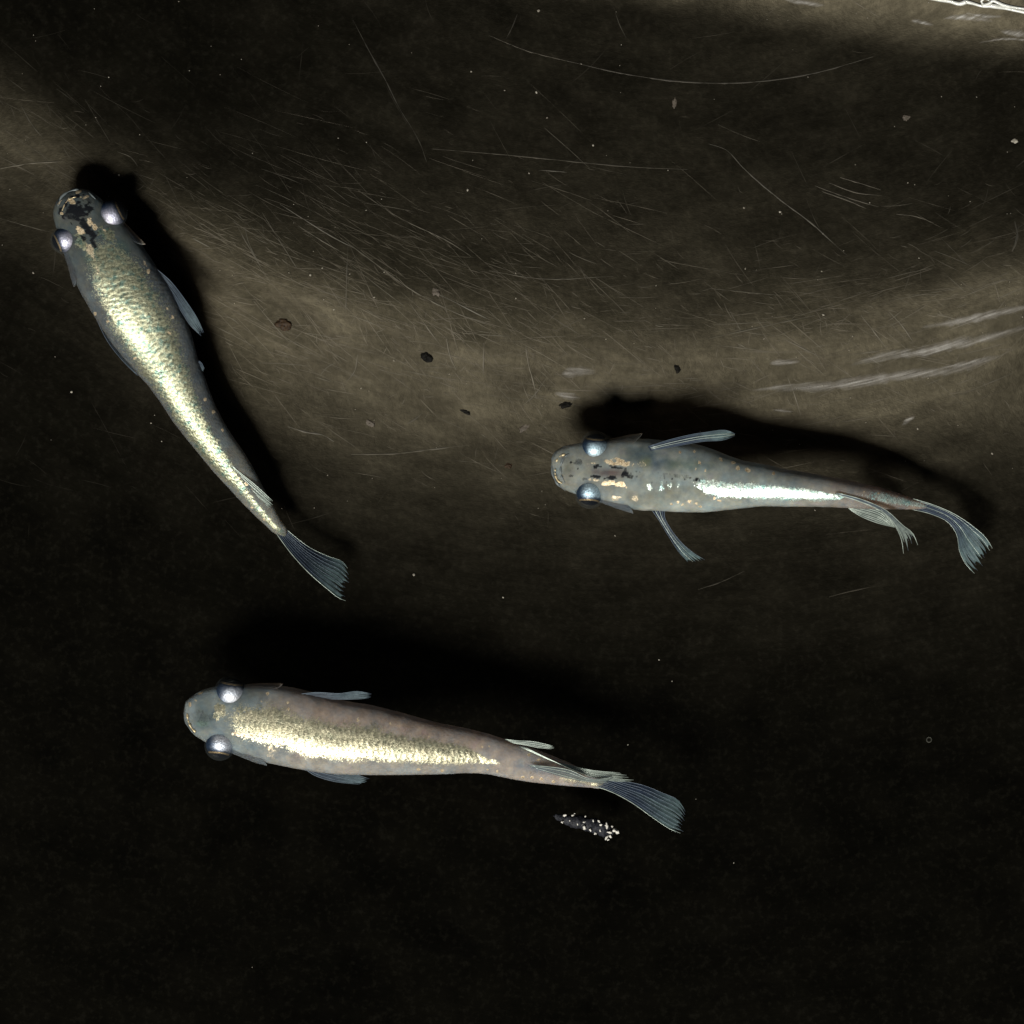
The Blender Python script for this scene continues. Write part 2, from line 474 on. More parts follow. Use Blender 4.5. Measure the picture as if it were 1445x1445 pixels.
# floor shape made to give the wanted light and dark sheen: control heights on a coarse lattice, smoothed with cubic splines
SHEEN_RELIEF = np.array([
    -4.2, 6.0, 14.6, 20.3, 23.3, 24.5, 25.4, 27.4, 30.5, 34.3, 38.2, 41.7, 44.6, 46.6, 47.6, 47.9, 48.0,
    -17.3, -8.0, 1.0, 6.2, 4.8, 6.6, 13.7, 18.1, 19.3, 19.7, 21.3, 24.6, 29.1, 34.2, 39.0, 42.4, 45.0,
    -28.8, -22.3, -14.4, -8.8, -14.7, -11.4, 3.0, 9.0, 7.8, 4.5, 3.6, 7.0, 12.8, 20.8, 29.7, 36.2, 41.7,
    -36.3, -34.7, -31.9, -27.1, -26.8, -22.5, -11.0, -4.1, -5.6, -11.4, -14.4, -10.9, -3.9, 6.2, 18.4, 28.7, 37.8,
    -39.0, -40.7, -40.8, -35.4, -32.0, -31.7, -27.7, -24.0, -24.7, -29.1, -31.3, -26.9, -18.3, -6.7, 7.2, 20.9, 33.8,
    -36.4, -39.2, -40.4, -37.8, -36.6, -42.1, -38.3, -41.2, -44.2, -45.9, -45.6, -39.7, -29.5, -16.5, -1.4, 14.6, 30.7,
    -29.1, -32.8, -35.9, -37.5, -38.7, -49.2, -50.4, -52.3, -54.9, -56.4, -55.5, -48.6, -36.9, -22.7, -6.3, 11.4, 29.6,
    -18.9, -24.7, -30.6, -35.6, -39.9, -51.5, -59.7, -60.3, -58.6, -59.6, -60.4, -53.2, -40.1, -24.5, -6.9, 12.0, 31.4,
    -7.7, -16.6, -26.1, -33.3, -39.7, -51.9, -63.2, -63.7, -59.0, -58.7, -60.7, -52.9, -38.3, -21.5, -2.9, 16.4, 36.0,
    2.9, -8.9, -21.8, -30.6, -37.2, -49.2, -61.1, -62.5, -56.1, -53.9, -56.2, -47.5, -31.5, -13.7, 5.2, 24.0, 42.5,
    12.1, -1.4, -15.8, -25.7, -32.0, -43.0, -54.3, -56.3, -48.3, -43.9, -46.0, -36.6, -20.1, -2.2, 16.2, 33.3, 49.3,
    19.9, 6.8, -6.5, -17.7, -23.1, -32.4, -42.0, -43.8, -33.5, -28.3, -30.7, -21.6, -6.0, 10.8, 27.8, 42.1, 54.8,
    27.3, 17.1, 7.0, -5.0, -9.0, -16.8, -24.3, -23.6, -11.9, -8.6, -13.3, -6.2, 7.3, 22.0, 36.7, 47.9, 57.5,
    35.2, 30.4, 25.7, 14.3, 11.5, 4.6, -0.3, 1.9, 10.6, 7.9, 0.4, 5.4, 16.4, 28.3, 40.3, 49.3, 56.8,
    44.0, 45.5, 46.9, 40.5, 38.2, 35.4, 32.0, 22.9, 23.3, 17.9, 10.3, 12.4, 19.9, 28.9, 38.3, 46.2, 52.9,
    53.5, 59.9, 65.1, 66.5, 66.4, 65.0, 58.7, 44.4, 34.8, 26.6, 19.9, 18.4, 21.5, 27.1, 33.9, 40.5, 46.8,
    63.1, 73.6, 83.1, 90.5, 93.5, 90.7, 80.9, 65.5, 49.2, 36.6, 28.5, 24.2, 23.2, 25.1, 29.0, 34.1, 39.7,
]).reshape(17, 17)
def _b3(u):
    u = np.abs(u)
    return np.where(u < 1, (4 - 6 * u ** 2 + 3 * u ** 3) / 6, np.where(u < 2, (2 - u) ** 3 / 6, 0))
def relief(x, y):
    x = np.clip(x, -110, 1560); y = np.clip(y, -110, 1560)
    u = (x + 240) / 120.0; v = (y + 240) / 120.0
    iu = np.floor(u).astype(int); iv = np.floor(v).astype(int)
    z = 0.0
    for i in range(-1, 3):
        for j in range(-1, 3):
            a_ = np.clip(iu + i, 0, 16); b_ = np.clip(iv + j, 0, 16)
            z = z + SHEEN_RELIEF[a_, b_] * _b3(u - a_) * _b3(v - b_)
    return z
def floor_z(x, y):
    x = np.asarray(x, float); y = np.asarray(y, float)
    d = np.hypot(x - BC[0], y - BC[1]) - BR
    z = np.interp(d, _PD, _PZ)
    # relief shaped for the sheen; right part of the step leans a little towards the left
    z = z + relief(x, y)
    z = z + 0.8 * (fbm(x / 190, y / 190, 3, 2) - 0.5) + 0.2 * (fbm(x / 34, y / 34, 8, 2) - 0.5)
    # wall in the far corner
    e = (((x - 1318) * 0.157) - y) / 1.012
    w = np.clip(e + 85, 0, None)
    z = z + np.where(e < 0, 0.0017 * w ** 2, 0.0017 * 85 ** 2 + 0.30 * np.clip(e, 0, 60) + 1.5 * np.clip(e - 60, 0, 260))
    return z

basin = thing("basin", "black scratched plastic basin under the three fish, lip with painted highlight in the far corner", "basin")
xs = np.unique(np.concatenate([np.linspace(-1100, -30, 70), np.linspace(-30, 1480, 420), np.linspace(1480, 2500, 70)]))
ys = np.unique(np.concatenate([np.linspace(-900, -30, 70), np.linspace(-30, 1480, 420), np.linspace(1480, 2500, 70)]))
GX, GY = np.meshgrid(xs, ys, indexing='ij')
Z = floor_z(GX, GY)
floor = mesh_obj("basin_floor", Wn(GX, GY, Z).reshape(-1, 3), grid_faces(len(xs), len(ys))[:, ::-1], M_PLASTIC, basin)
if floor.data.polygons[0].normal.z < 0: floor.data.flip_normals()

def ridge_geo(pts, w, h, n=None, taper=True, seed=0, lift=0.0, rag=0.25):
    """low rounded burr that follows the floor"""
    P = np.asarray(pts, float)
    ln = np.sqrt(((P[1:] - P[:-1]) ** 2).sum(1)).sum()
    n = n or max(4, int(ln / 6) + 2)
    C = curve(P, n)
    T = np.gradient(C, axis=0); T /= np.linalg.norm(T, axis=1)[:, None] + 1e-9
    Nn = np.stack([-T[:, 1], T[:, 0]], 1)
    t = np.linspace(0, 1, n)
    ww = w * (np.sin(np.pi * np.clip(t, 0.03, 0.97)) ** 0.5 if taper else np.ones(n))
    ww = ww * (1 + rag * 2 * (vnoise(t * ln / 7.0, t * 0 + seed, seed) - 0.5))
    rows = []
    for a, b in ((-1, 0.0), (-0.5, 0.75), (0, 1.0), (0.5, 0.75), (1, 0.0)):
        X = C + Nn * (a * ww / 2)[:, None]
        z = floor_z(X[:, 0], X[:, 1]) + b * h * (ww / w) + 0.12 + lift
        rows.append(Wn(X[:, 0], X[:, 1], z))
    V = np.stack(rows, 1).reshape(-1, 3)
    fade = (np.array([0, .7, 1, .7, 0])[None, :] * (np.sin(np.pi * np.clip(t, 0, 1)) ** 0.6)[:, None]).ravel()
    return V, grid_faces(n, 5)[:, ::-1], fade

RIDGES = [  # low ridges along the floor glints, their shine painted as pale colour
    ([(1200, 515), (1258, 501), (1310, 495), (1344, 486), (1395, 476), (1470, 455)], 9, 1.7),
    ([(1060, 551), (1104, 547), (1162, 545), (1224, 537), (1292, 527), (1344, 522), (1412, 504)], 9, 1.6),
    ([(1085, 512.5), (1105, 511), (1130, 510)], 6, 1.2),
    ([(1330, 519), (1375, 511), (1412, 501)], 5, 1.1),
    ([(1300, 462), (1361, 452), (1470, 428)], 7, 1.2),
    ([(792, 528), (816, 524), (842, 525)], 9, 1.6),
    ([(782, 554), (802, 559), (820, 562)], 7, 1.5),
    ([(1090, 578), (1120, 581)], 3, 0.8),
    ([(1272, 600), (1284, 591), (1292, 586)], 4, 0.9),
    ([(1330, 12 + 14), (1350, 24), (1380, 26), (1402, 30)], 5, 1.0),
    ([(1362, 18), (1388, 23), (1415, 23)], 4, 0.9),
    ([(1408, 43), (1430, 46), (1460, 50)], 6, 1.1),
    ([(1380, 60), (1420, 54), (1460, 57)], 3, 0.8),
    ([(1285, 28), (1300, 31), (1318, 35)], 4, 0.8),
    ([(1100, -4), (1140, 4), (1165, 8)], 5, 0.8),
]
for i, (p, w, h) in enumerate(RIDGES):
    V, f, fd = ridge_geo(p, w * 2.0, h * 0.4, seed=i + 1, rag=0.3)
    mesh_obj("glint_ridge", V, f, M_GLINT, basin, attrs={"wear_glint": fd})

SCR = [
    (2, 1.5, [(498, 28), (520, 70), (545, 115), (565, 155), (582, 182)]), (1, 1.2, [(582, 182), (592, 200), (602, 228)]),
    (2, 1.5, [(800, 86), (880, 104), (960, 115), (1040, 117), (1090, 113), (1150, 103), (1232, 80)]),
    (1, 1.3, [(690, 50), (745, 72), (800, 86)]),
    (2, 1.6, [(1000, 203), (1022, 210), (1050, 238), (1100, 281), (1150, 319), (1178, 345), (1196, 361)]),
    (1, 1.6, [(610, 210), (720, 219), (830, 230), (900, 236), (970, 239)]),
    (1, 1.6, [(491, 347), (489, 400), (488, 448)]),
    (1, 1.5, [(480, 335), (530, 372), (575, 405), (640, 440), (700, 462)]),
    (2, 1.4, [(612, 412), (645, 428), (692, 452)]),
    (1, 1.8, [(495, 641), (560, 640), (610, 634), (663, 628)]),
    (2, 1.8, [(406, 602), (433, 610), (456, 614), (471, 623)]),
    (1, 1.4, [(580, 430), (600, 458), (622, 488)]),
    (1, 1.5, [(742, 488), (746, 515), (753, 540), (757, 563)]),
    (1, 1.4, [(683, 484), (682, 530)]), (1, 1.4, [(630, 478), (636, 505), (644, 522)]),
    (2, 1.1, [(730, 20), (722, 40), (714, 55)]), (1, 1.2, [(866, 10), (875, 36), (884, 54)]),
    (1, 2.4, [(1432, 312), (1436, 335), (1428, 355)]), (2, 1.2, [(1438, 318), (1431, 350)]),
    (1, 1.6, [(1150, 262), (1185, 275), (1240, 292)]), (1, 1.6, [(1160, 270), (1200, 284), (1222, 294)]),
    (1, 1.4, [(1170, 258), (1210, 272), (1245, 276)]), (1, 1.3, [(1185, 250), (1225, 262), (1243, 268)]),
    (1, 1.4, [(1265, 302), (1295, 306), (1318, 315)]),
    (1, 1.5, [(1215, 445), (1235, 470), (1250, 490)]), (1, 1.4, [(1255, 440), (1275, 462), (1290, 485)]),
    (1, 1.3, [(1100, 475), (1130, 490), (1160, 505)]), (1, 1.3, [(1000, 478), (1080, 460), (1150, 445)]),
    (1, 1.3, [(985, 832), (1020, 820), (1050, 806)]), (0, 1.6, [(1170, 842), (1200, 834), (1240, 826)]),
    (1, 1.4, [(30, 150), (48, 180), (62, 196)]), (1, 1.3, [(0, 238), (40, 231), (88, 228)]),
    (1, 1.2, [(120, 140), (140, 175), (155, 200)]), (1, 1.2, [(165, 214), (185, 222), (195, 235)]),
    (1, 1.2, [(0, 308), (35, 318), (72, 328)]),
    (2, 1.4, [(272, 336), (283, 342), (296, 349)]), (1, 1.4, [(330, 310), (355, 355), (375, 388)]),
    (1, 1.3, [(345, 320), (352, 345), (366, 372)]), (1, 1.3, [(370, 300), (395, 340), (420, 380)]),
    (2, 1.3, [(395, 288), (430, 310), (480, 340), (500, 350)]), (1, 1.2, [(420, 318), (455, 340), (490, 360)]),
    (1, 1.4, [(505, 500), (500, 525), (488, 540)]), (1, 1.6, [(452, 530), (462, 518), (474, 512)]),
    (1, 1.4, [(770, 535), (752, 560), (738, 572)]), (1, 1.4, [(575, 598), (588, 590), (596, 583)]),
    (2, 1.2, [(760, 240), (790, 242), (800, 243)]), (1, 1.2, [(768, 180), (800, 208), (834, 239)]),
    (1, 1.3, [(505, 268), (560, 305), (640, 345), (665, 362)]), (1, 1.3, [(690, 382), (760, 393), (865, 390)]),
]
for i, (k, w, p) in enumerate(SCR):
    V, f, fd = ridge_geo(p, w, 0.09, seed=40 + i, rag=0.8)
    mesh_obj("scratch", V, f, M_SCRATCH[k], basin)

# countless fine scuffs: families round the step, diagonal, and short cross marks
fine = [Geo(), Geo()]
def scuff(x, y, ang, ln, bend, w, k):
    t = np.linspace(-0.5, 0.5, 5)
    dx, dy = math.cos(ang), math.sin(ang)
    pts = [(x + dx * ln * s - dy * bend * (s * s - 0.08), y + dy * ln * s + dx * bend * (s * s - 0.08)) for s in t]
    V, f, fd = ridge_geo(pts, w, 0.035, n=max(4, int(ln / 9) + 2), seed=random.randint(0, 9999), rag=0.9)
    fine[k].add(V, f)
def arc_ang(x, y): return math.atan2(y - BC[1], x - BC[0]) + math.pi / 2
for i in range(1500):
    x = random.uniform(-40, 1485); u = random.gauss(0, 1)
    ang0 = math.acos(max(-1, min(1, (x - BC[0]) / (BR + 60))))
    d = random.gauss(-45, 85)
    y = BC[1] + (BR + d) * math.sin(ang0)
    if not (-20 < y < 1100): continue
    if x < 80 and random.random() < 0.6: continue
    r = random.random()
    if r < 0.45: a = arc_ang(x, y) + random.gauss(0, 0.16)
    elif r < 0.75: a = math.radians(random.gauss(38, 14))
    else: a = random.uniform(0, math.pi)
    ln = random.choice([12, 18, 25, 40, 60, 90]) * random.uniform(0.6, 1.3) if r < 0.75 else random.uniform(6, 22)
    scuff(x, y, a, ln, random.uniform(-6, 6), random.uniform(0.4, 0.95), 0 if random.random() < 0.85 else 1)
for i in range(170):
    x = random.uniform(-20, 1465); y = random.uniform(-20, 760)
    a = arc_ang(x, y) + random.gauss(0, 0.4) if random.random() < 0.6 else random.uniform(0, math.pi)
    scuff(x, y, a, random.uniform(8, 70), random.uniform(-8, 8), random.uniform(0.45, 0.95), 0)
for i in range(420):
    x = random.gauss(520, 190); y = random.gauss(370, 110) + (x - 520) * 0.12
    if y < 120: continue
    scuff(x, y, math.radians(random.gauss(30, 16)), random.choice([15, 30, 60, 110]) * random.uniform(.6, 1.2), random.uniform(-5, 5), random.uniform(0.35, 0.75), 0)
for k, nm in ((0, "faint_scuffs"), (1, "scuffs")):
    o = fine[k].build(nm, M_SCRATCH[k], basin); o["kind"] = "stuff"

# lip in the far corner, the waterline highlight painted in as pale colour
def lip(pts, r, seed):
    C = curve(pts, 60)
    t = np.linspace(0, 1, 60)
    rr = r * (0.75 + 0.6 * vnoise(t * 9, t * 0 + seed, seed))
    z = floor_z(C[:, 0], C[:, 1]) + r * 0.6
    V, f = tube_geo(Wn(C[:, 0], C[:, 1], z), rr * K, 8)
    return mesh_obj("lip", V, f, M_RIM, basin)
lip([(1180, -24), (1250, -13), (1318, -3), (1340, 1.5), (1356, 5), (1364, 2)], 3.0, 1)
lip([(1362, 2), (1374, 5), (1386, 8.5), (1398, 8), (1410, 10), (1430, 14), (1460, 20), (1540, 33)], 2.7, 2)
lip([(1386, 8), (1396, 5), (1401, 1), (1407, 3), (1416, 7), (1436, 11), (1460, 14), (1540, 27)], 2.2, 3)
lip([(1388, 7), (1385, 2), (1390, -2), (1396, 0)], 1.5, 4)

# ------------------------------------------------------------------ water
WZ = 190.0
n = 40
wx = np.linspace(-1050, 2450, n); wy = np.linspace(-850, 2450, n)
gx, gy = np.meshgrid(wx, wy, indexing='ij')
m, nt, out = new_mat("clear_water")
t = N(nt, "ShaderNodeBsdfTransparent"); t.inputs[0].default_value = (0.985, 0.99, 0.985, 1)
L(nt, t.outputs[0], out.inputs[0])
wo = mesh_obj("water", Wn(gx, gy, WZ + 1.5 * (fbm(gx / 200, gy / 200, 5) - 0.5)).reshape(-1, 3), grid_faces(n, n)[:, ::-1], m)
wo["kind"] = "structure"

# ------------------------------------------------------------------ fish
def ell(x, y, cx, cy, rx, ry, rot=0.0, amp=1.0, nz=None, lo=0.75, hi=1.25):
    c, s = math.cos(math.radians(rot)), math.sin(math.radians(rot))
    dx, dy = x - cx, y - cy
    a = (dx * c + dy * s) / rx; b = (-dx * s + dy * c) / ry
    r = np.sqrt(a * a + b * b)
    if nz is not None: r = r + nz
    return amp * (1 - sstep(lo, hi, r))

def make_fish(spec):
    root = thing("fish", spec["label"], "fish", group="pale fish swimming in the dark basin")
    st = np.array(spec["stations"], float)             # Ax Ay Bx By
    mid = (st[:, :2] + st[:, 2:]) / 2
    d = np.r_[0, np.cumsum(np.sqrt(((mid[1:] - mid[:-1]) ** 2).sum(1)))]
    NU, NV = 420, 150
    Ltot = d[-1]
    # finer steps at the snout
    q = np.linspace(0, 1, NU); tt = Ltot * (q ** 1.15)
    tt[0] = 0
    S = herm(d, st, tt)
    A, B = S[:, :2], S[:, 2:]
    C = (A + B) / 2; H = (A - B) / 2
    hw = np.linalg.norm(H, axis=1) + 1e-6
    un = tt / Ltot
    # half heights above and below the mid line
    kt = np.interp(un, [0, .06, .15, .3, .55, .75, .9, 1], [.62, .58, .58, .62, .68, .70, .76, .80])
    kb = np.interp(un, [0, .06, .15, .3, .45, .6, .75, .9, 1], [.60, .62, .80, 1.10, 1.15, 1.15, 1.35, 1.7, 1.9])
    kt = kt * np.interp(un, [0, .35, .5, .75, .9, 1], spec.get('back', [1] * 6))
    ht, hb = hw * kt, hw * kb
    pw = np.interp(un, [0, .1, .3, .6, 1], [2.4, 2.5, 2.35, 2.1, 2.0])
    zc = herm(np.array(spec["z"])[:, 0] * Ltot, np.array(spec["z"])[:, 1], tt)
    th = np.linspace(0, 2 * np.pi, NV, endpoint=False)  # 0 = back, pi/2 = side A
    sn, cs = np.sin(th), np.cos(th)
    ex = 2 / pw[:, None]
    lat = np.sign(sn)[None] * np.abs(sn)[None] ** ex
    ver = np.sign(cs)[None] * np.abs(cs)[None] ** ex
    roll = np.radians(spec.get("roll", 0))
    X = C[:, 0:1] + H[:, 0:1] * lat
    Y = C[:, 1:2] + H[:, 1:2] * lat
    hz = np.where(cs[None] > 0, ht[:, None], hb[:, None])
    # scale relief: staggered rows, each scale proud at its rear edge
    U = np.broadcast_to(tt[:, None], X.shape)
    Vv = th[None] * (hw[:, None] * 0.9)
    Vv = np.where(th[None] > np.pi, (th[None] - 2 * np.pi) * hw[:, None] * 0.9, Vv)
    su, sv = spec.get("scale", (8.0, 11.0))
    wob = 7.0 * (fbm(U / 20, Vv / 20, 11, 2) - 0.5)
    row = np.floor(Vv / sv)
    def saw(off):
        b = Vv / sv + off
        fr = b - np.floor(b) - 0.5
        a = (U + wob) / su + (np.floor(b) % 2) * 0.5 - off + (fr * 2) ** 2 * 0.55
        return a - np.floor(a)
    rel = np.maximum(saw(0.0), saw(0.5))
    relief = spec.get("relief", 0.6) * (rel - 0.5) * sstep(.2, .3, un)[:, None] * (1 - sstep(.8, .95, un))[:, None]
    small = 0.9 * (fbm(U / 9, Vv / 9, 21, 3) - 0.5)
    rad = (relief + small) / np.maximum(hw[:, None], 4)
    X = C[:, 0:1] + H[:, 0:1] * lat * (1 + rad)
    Y = C[:, 1:2] + H[:, 1:2] * lat * (1 + rad)
    Zz = zc[:, None] + hz * ver * (1 + rad)
    co = Wn(X, Y, Zz).reshape(-1, 3)
    f = [tuple(r) for r in grid_faces(NU, NV, True)]
    f.append(tuple(range(NV))[::-1]); f.append(tuple(range((NU - 1) * NV, NU * NV)))
    # pigments
    l = lat; top = sstep(-0.15, 0.35, cs)[None] * np.ones_like(l)
    nz = 1.5 * (fbm(X / 4.2, Y / 4.2, 31, 3) - 0.5)
    nz2 = (fbm(X / 16, Y / 16, 41, 3) - 0.5)
    strip = np.zeros_like(l)
    sa = np.array(spec["strip"], float)                 # u, centre, half width, strength
    c0 = np.interp(un, sa[:, 0], sa[:, 1])[:, None]
    w0 = np.interp(un, sa[:, 0], sa[:, 2])[:, None]
    s0 = np.interp(un, sa[:, 0], sa[:, 3])[:, None]
    r = np.abs(l - c0 + 0.25 * nz2) / np.maximum(w0, 1e-3)
    strip = s0 * (1 - sstep(0.25, 1.75, r)) * top
    for e in spec.get("strip_spots", []): strip = np.maximum(strip, ell(X, Y, *e, nz=nz * 1.2) * top)
    dark = np.zeros_like(l); gold = np.zeros_like(l)
    for e in spec["dark"]: dark = np.maximum(dark, ell(X, Y, *e, nz=nz * 1.3) * top)
    for e in [((q[0], q[1], q[2] * (0.78 if q[2] < 4.6 else 1), q[3] * (0.78 if q[2] < 4.6 else 1)) + tuple(q[4:])) for q in spec["gold"]]: gold = np.maximum(gold, ell(X, Y, *e, nz=nz * 1.1) * top)
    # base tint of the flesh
    ca = np.array(spec["tint_a"]); cb = np.array(spec["tint_b"])     # side A (far from lamp) painted darker as shade, and side B
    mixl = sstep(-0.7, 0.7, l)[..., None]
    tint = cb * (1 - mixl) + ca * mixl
    hd = (1 - sstep(.12, .3, un))[:, None, None]
    tint = tint * (1 - hd) + np.array(spec["tint_head"]) * hd
    tl = sstep(.55, .9, un)[:, None, None]
    tint = tint * (1 - tl) + np.array(spec["tint_tail"]) * tl
    tint = 1.68 * tint * (1 + 0.5 * nz2[..., None])
    for (ex_, col) in spec.get("blobs", []):
        a = (ell(X, Y, *ex_, nz=nz2 * 1.3, lo=0.1, hi=1.5) * top)[..., None]
        tint = tint * (1 - a) + np.array(col) * a
    scale_at = np.clip(0.5 + (rel - 0.5) * 1.0, 0, 1) if spec.get('relief', 0.6) > 0.2 else 0.86 + 0.1 * rel
    pig = np.stack([strip, np.clip(dark - gold * 0.9, 0, 1), gold], -1)
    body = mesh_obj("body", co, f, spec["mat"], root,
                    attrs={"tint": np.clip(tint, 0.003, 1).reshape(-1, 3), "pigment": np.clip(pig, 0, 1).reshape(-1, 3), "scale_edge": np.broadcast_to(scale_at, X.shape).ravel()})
    if len(body.data.polygons):
        p = body.data.polygons[NV // 2 + 30 * NV]
        cc = Vector(W(*C[30], zc[30]))
        if (p.center - cc).dot(p.normal) < 0: body.data.flip_normals()

    def at_u(u):
        i = int(np.clip(np.searchsorted(tt, u * Ltot), 1, NU - 2)); return i

    # gill covers: thin flaps over the cheek, free at the rear edge
    for side, (u0, u1, out_) in zip((1, -1), spec["gill"]):
        i0, i1 = at_u(u0), at_u(u1)
        idx = np.arange(i0, i1 + 1, 2)
        tq = np.linspace(0, 1, len(idx))
        ph = np.linspace(1.0, 2.2, 26) * side          # angle from the back downwards
        sl = np.sign(np.sin(ph)) * np.abs(np.sin(ph))[None] ** ex[idx]
        vl = np.sign(np.cos(ph)) * np.abs(np.cos(ph))[None] ** ex[idx]
        # rounded rear margin
        arch = 1 - 0.22 * np.abs(np.linspace(-1, 1, 26)) ** 3
        tq2 = tq[:, None] * arch[None]
        rows = (tq2 * (len(idx) - 1))
        off = -1.0 + (1.6 + out_ * tq2 ** 1.8) * np.sin(np.linspace(0.0, np.pi - 0.15, 26))[None]
        def samp(a):
            i = np.clip(rows, 0, len(idx) - 1); lo = np.floor(i).astype(int); hi = np.minimum(lo + 1, len(idx) - 1); fr = i - lo
            return a[lo] * (1 - fr) + a[hi] * fr
        cx, cy = samp(C[idx, 0]), samp(C[idx, 1]); hx, hy = samp(H[idx, 0]), samp(H[idx, 1])
        h_ = samp(hw[idx]); zc_ = samp(zc[idx]); ht_ = samp(ht[idx]); hb_ = samp(hb[idx])
        exx = samp(ex[idx, 0])
        sl = np.sign(np.sin(ph))[None] * np.abs(np.sin(ph))[None] ** exx
        vl = np.sign(np.cos(ph))[None] * np.abs(np.cos(ph))[None] ** exx
        sc = 1 + off / h_
        gx_ = cx + hx * sl * sc; gy_ = cy + hy * sl * sc
        gz_ = zc_ + np.where(vl > 0, ht_, hb_) * vl * sc
        g = mesh_obj("gill_cover", Wn(gx_, gy_, gz_).reshape(-1, 3), grid_faces(len(idx), 26), spec["mat"], root,
                     attrs={"tint": np.tile(np.array(spec["gill_tint"][0 if side > 0 else 1]) * 1.2, (len(idx) * 26, 1)), "pigment": np.zeros((len(idx) * 26, 3))})  # cover on the side away from the lamp has shade painted into its tint
        md = g.modifiers.new("thick", 'SOLIDIFY'); md.thickness = K * 0.8; md.offset = 0

    # eyes
    for (ex_, ey_, er, side) in spec["eyes"]:
        i = int(np.argmin(np.hypot(C[:, 0] - ex_, C[:, 1] - ey_)))
        latv = np.array([H[i, 0], H[i, 1]]) * side; latv /= np.linalg.norm(latv)
        tx = C[i + 3] - C[i - 3]; tx /= np.linalg.norm(tx)
        ax = np.array([latv[0], latv[1], spec.get("eye_up", 0.12)]); ax /= np.linalg.norm(ax)
        ez = zc[i] + ht[i] * 0.30
        f_ = 1 - ez * K / CAM_D
        nu_, nv_ = 40, 48
        a = np.linspace(0.0, np.pi, nu_)[:, None]; b = np.linspace(0, 2 * np.pi, nv_, endpoint=False)[None]
        e1 = np.array([tx[0], tx[1], 0]); e1 = e1 - ax * e1.dot(ax); e1 /= np.linalg.norm(e1); e2 = np.cross(ax, e1)
        def ball(r, a, b, flat=1.0, sh=0.0):
            D = (np.cos(a)[..., None] * flat * ax + np.sin(a)[..., None] * (np.cos(b)[..., None] * e1 + np.sin(b)[..., None] * e2))
            P_ = np.array([ex_, ey_, ez]) + r * D + ax * sh
            return Wn(P_[..., 0], P_[..., 1], P_[..., 2]).reshape(-1, 3), D
        V, D = ball(er, a + 0 * b, b + 0 * a)
        aa = (a + 0 * b)
        zz = D[..., 2]
        fwd = -(D[..., 0] * tx[0] + D[..., 1] * tx[1])
        nn = fbm(aa * 5, b * 4 + 0 * aa, int(ex_), 3) - 0.5
        blue = np.array(spec["iris_blue"]); sil = np.array(spec["iris_silver"]); gld = np.array([0.75, 0.52, 0.22]); drk = np.array([0.03, 0.05, 0.09])
        w = sstep(0.25, 0.95, zz + 0.45 * nn - 0.30 * fwd)[..., None]
        col = blue * (1 - w) + sil * w
        front = sstep(0.25, 0.85, fwd + 0.2 * nn)[..., None]
        col = col * (1 - 0.75 * front) + np.array([0.02, 0.05, 0.11]) * 0.75 * front
        rim = (1 - sstep(0.0, 0.10, np.abs(aa - 0.78 + 0.1 * nn)))[..., None]
        dk = (1 - sstep(0.86, 1.22, aa + 0.2 * nn))[..., None]
        col = col * (1 - dk) + drk * dk
        col = col * (1 - 0.85 * rim) + gld * 0.85 * rim
        med = sstep(1.80, 2.35, aa + 0.5 * nn)[..., None]
        col = col * (1 - med) + np.array(spec["tint_head"]) * med
        eye = mesh_obj("eye", V, grid_faces(nu_, nv_, True), M_IRIS, root, attrs={"tint": np.clip(col, 0.002, 1).reshape(-1, 3), "shine": (1 - med[..., 0]).ravel()})
        a2 = np.linspace(0, 0.70, 12)[:, None]
        V, _ = ball(er * 1.03, a2 + 0 * b, b + 0 * a2)
        mesh_obj("pupil", V, grid_faces(12, nv_, True), M_PUPIL, eye)
        a3 = np.linspace(0, 1.65, 22)[:, None]
        V, _ = ball(er * 1.10, a3 + 0 * b, b + 0 * a3, 1.0, spec.get("cornea_out", 1.5))
        mesh_obj("cornea", V, grid_faces(22, nv_, True), M_CORNEA, eye)

    # mouth: lip round the snout
    for (pts, r, mt, dz) in spec["mouth"]:
        Cc = curve(pts, 30); t = np.linspace(0, 1, 30)
        zs = []
        for (x_, y_) in Cc:
            i = int(np.argmin(np.hypot(C[:, 0] - x_, C[:, 1] - y_)))
            lt = np.clip(abs(((x_ - C[i, 0]) * H[i, 0] + (y_ - C[i, 1]) * H[i, 1]) / hw[i] ** 2), 0, 0.999)
            zs.append(zc[i] + ht[i] * (1 - lt ** pw[i]) ** (1 / pw[i]))
        zs = np.convolve(np.pad(zs, 3, mode='edge'), np.ones(7) / 7, 'valid')
        rr = r * (0.5 + 0.5 * np.sin(np.pi * np.clip(t, .05, .95)) ** 0.5) * np.clip(1.9 * vnoise(t * 11, t * 0, int(pts[0][0])) - 0.15, 0.12, 1.3)
        V, ff = tube_geo(Wn(Cc[:, 0], Cc[:, 1], zs + dz), rr * K, 8)
        mesh_obj("lip", V, ff, mt, root)

    # fins
    for fn in spec["fins"]:
        name, ea, eb, za, zb, nr = fn["name"], fn["a"], fn["b"], fn["za"], fn["zb"], fn["rays"]
        NT, per = 30, 8
        NS = (nr - 1) * per + 1
        CA = curve(ea, NT); CB = curve(eb, NT)
        t = np.linspace(0, 1, NT)
        ZA = np.interp(t, np.linspace(0, 1, len(za)), za); ZB = np.interp(t, np.linspace(0, 1, len(zb)), zb)
        s = np.linspace(0, 1, NS)
        rr_ = np.random.default_rng(int(ea[0][0] * 13 + ea[0][1]))
        ragg = 1 - fn.get("ragged", 0.07) * rr_.random(nr)
        bulge = fn.get("bulge", 0.0)
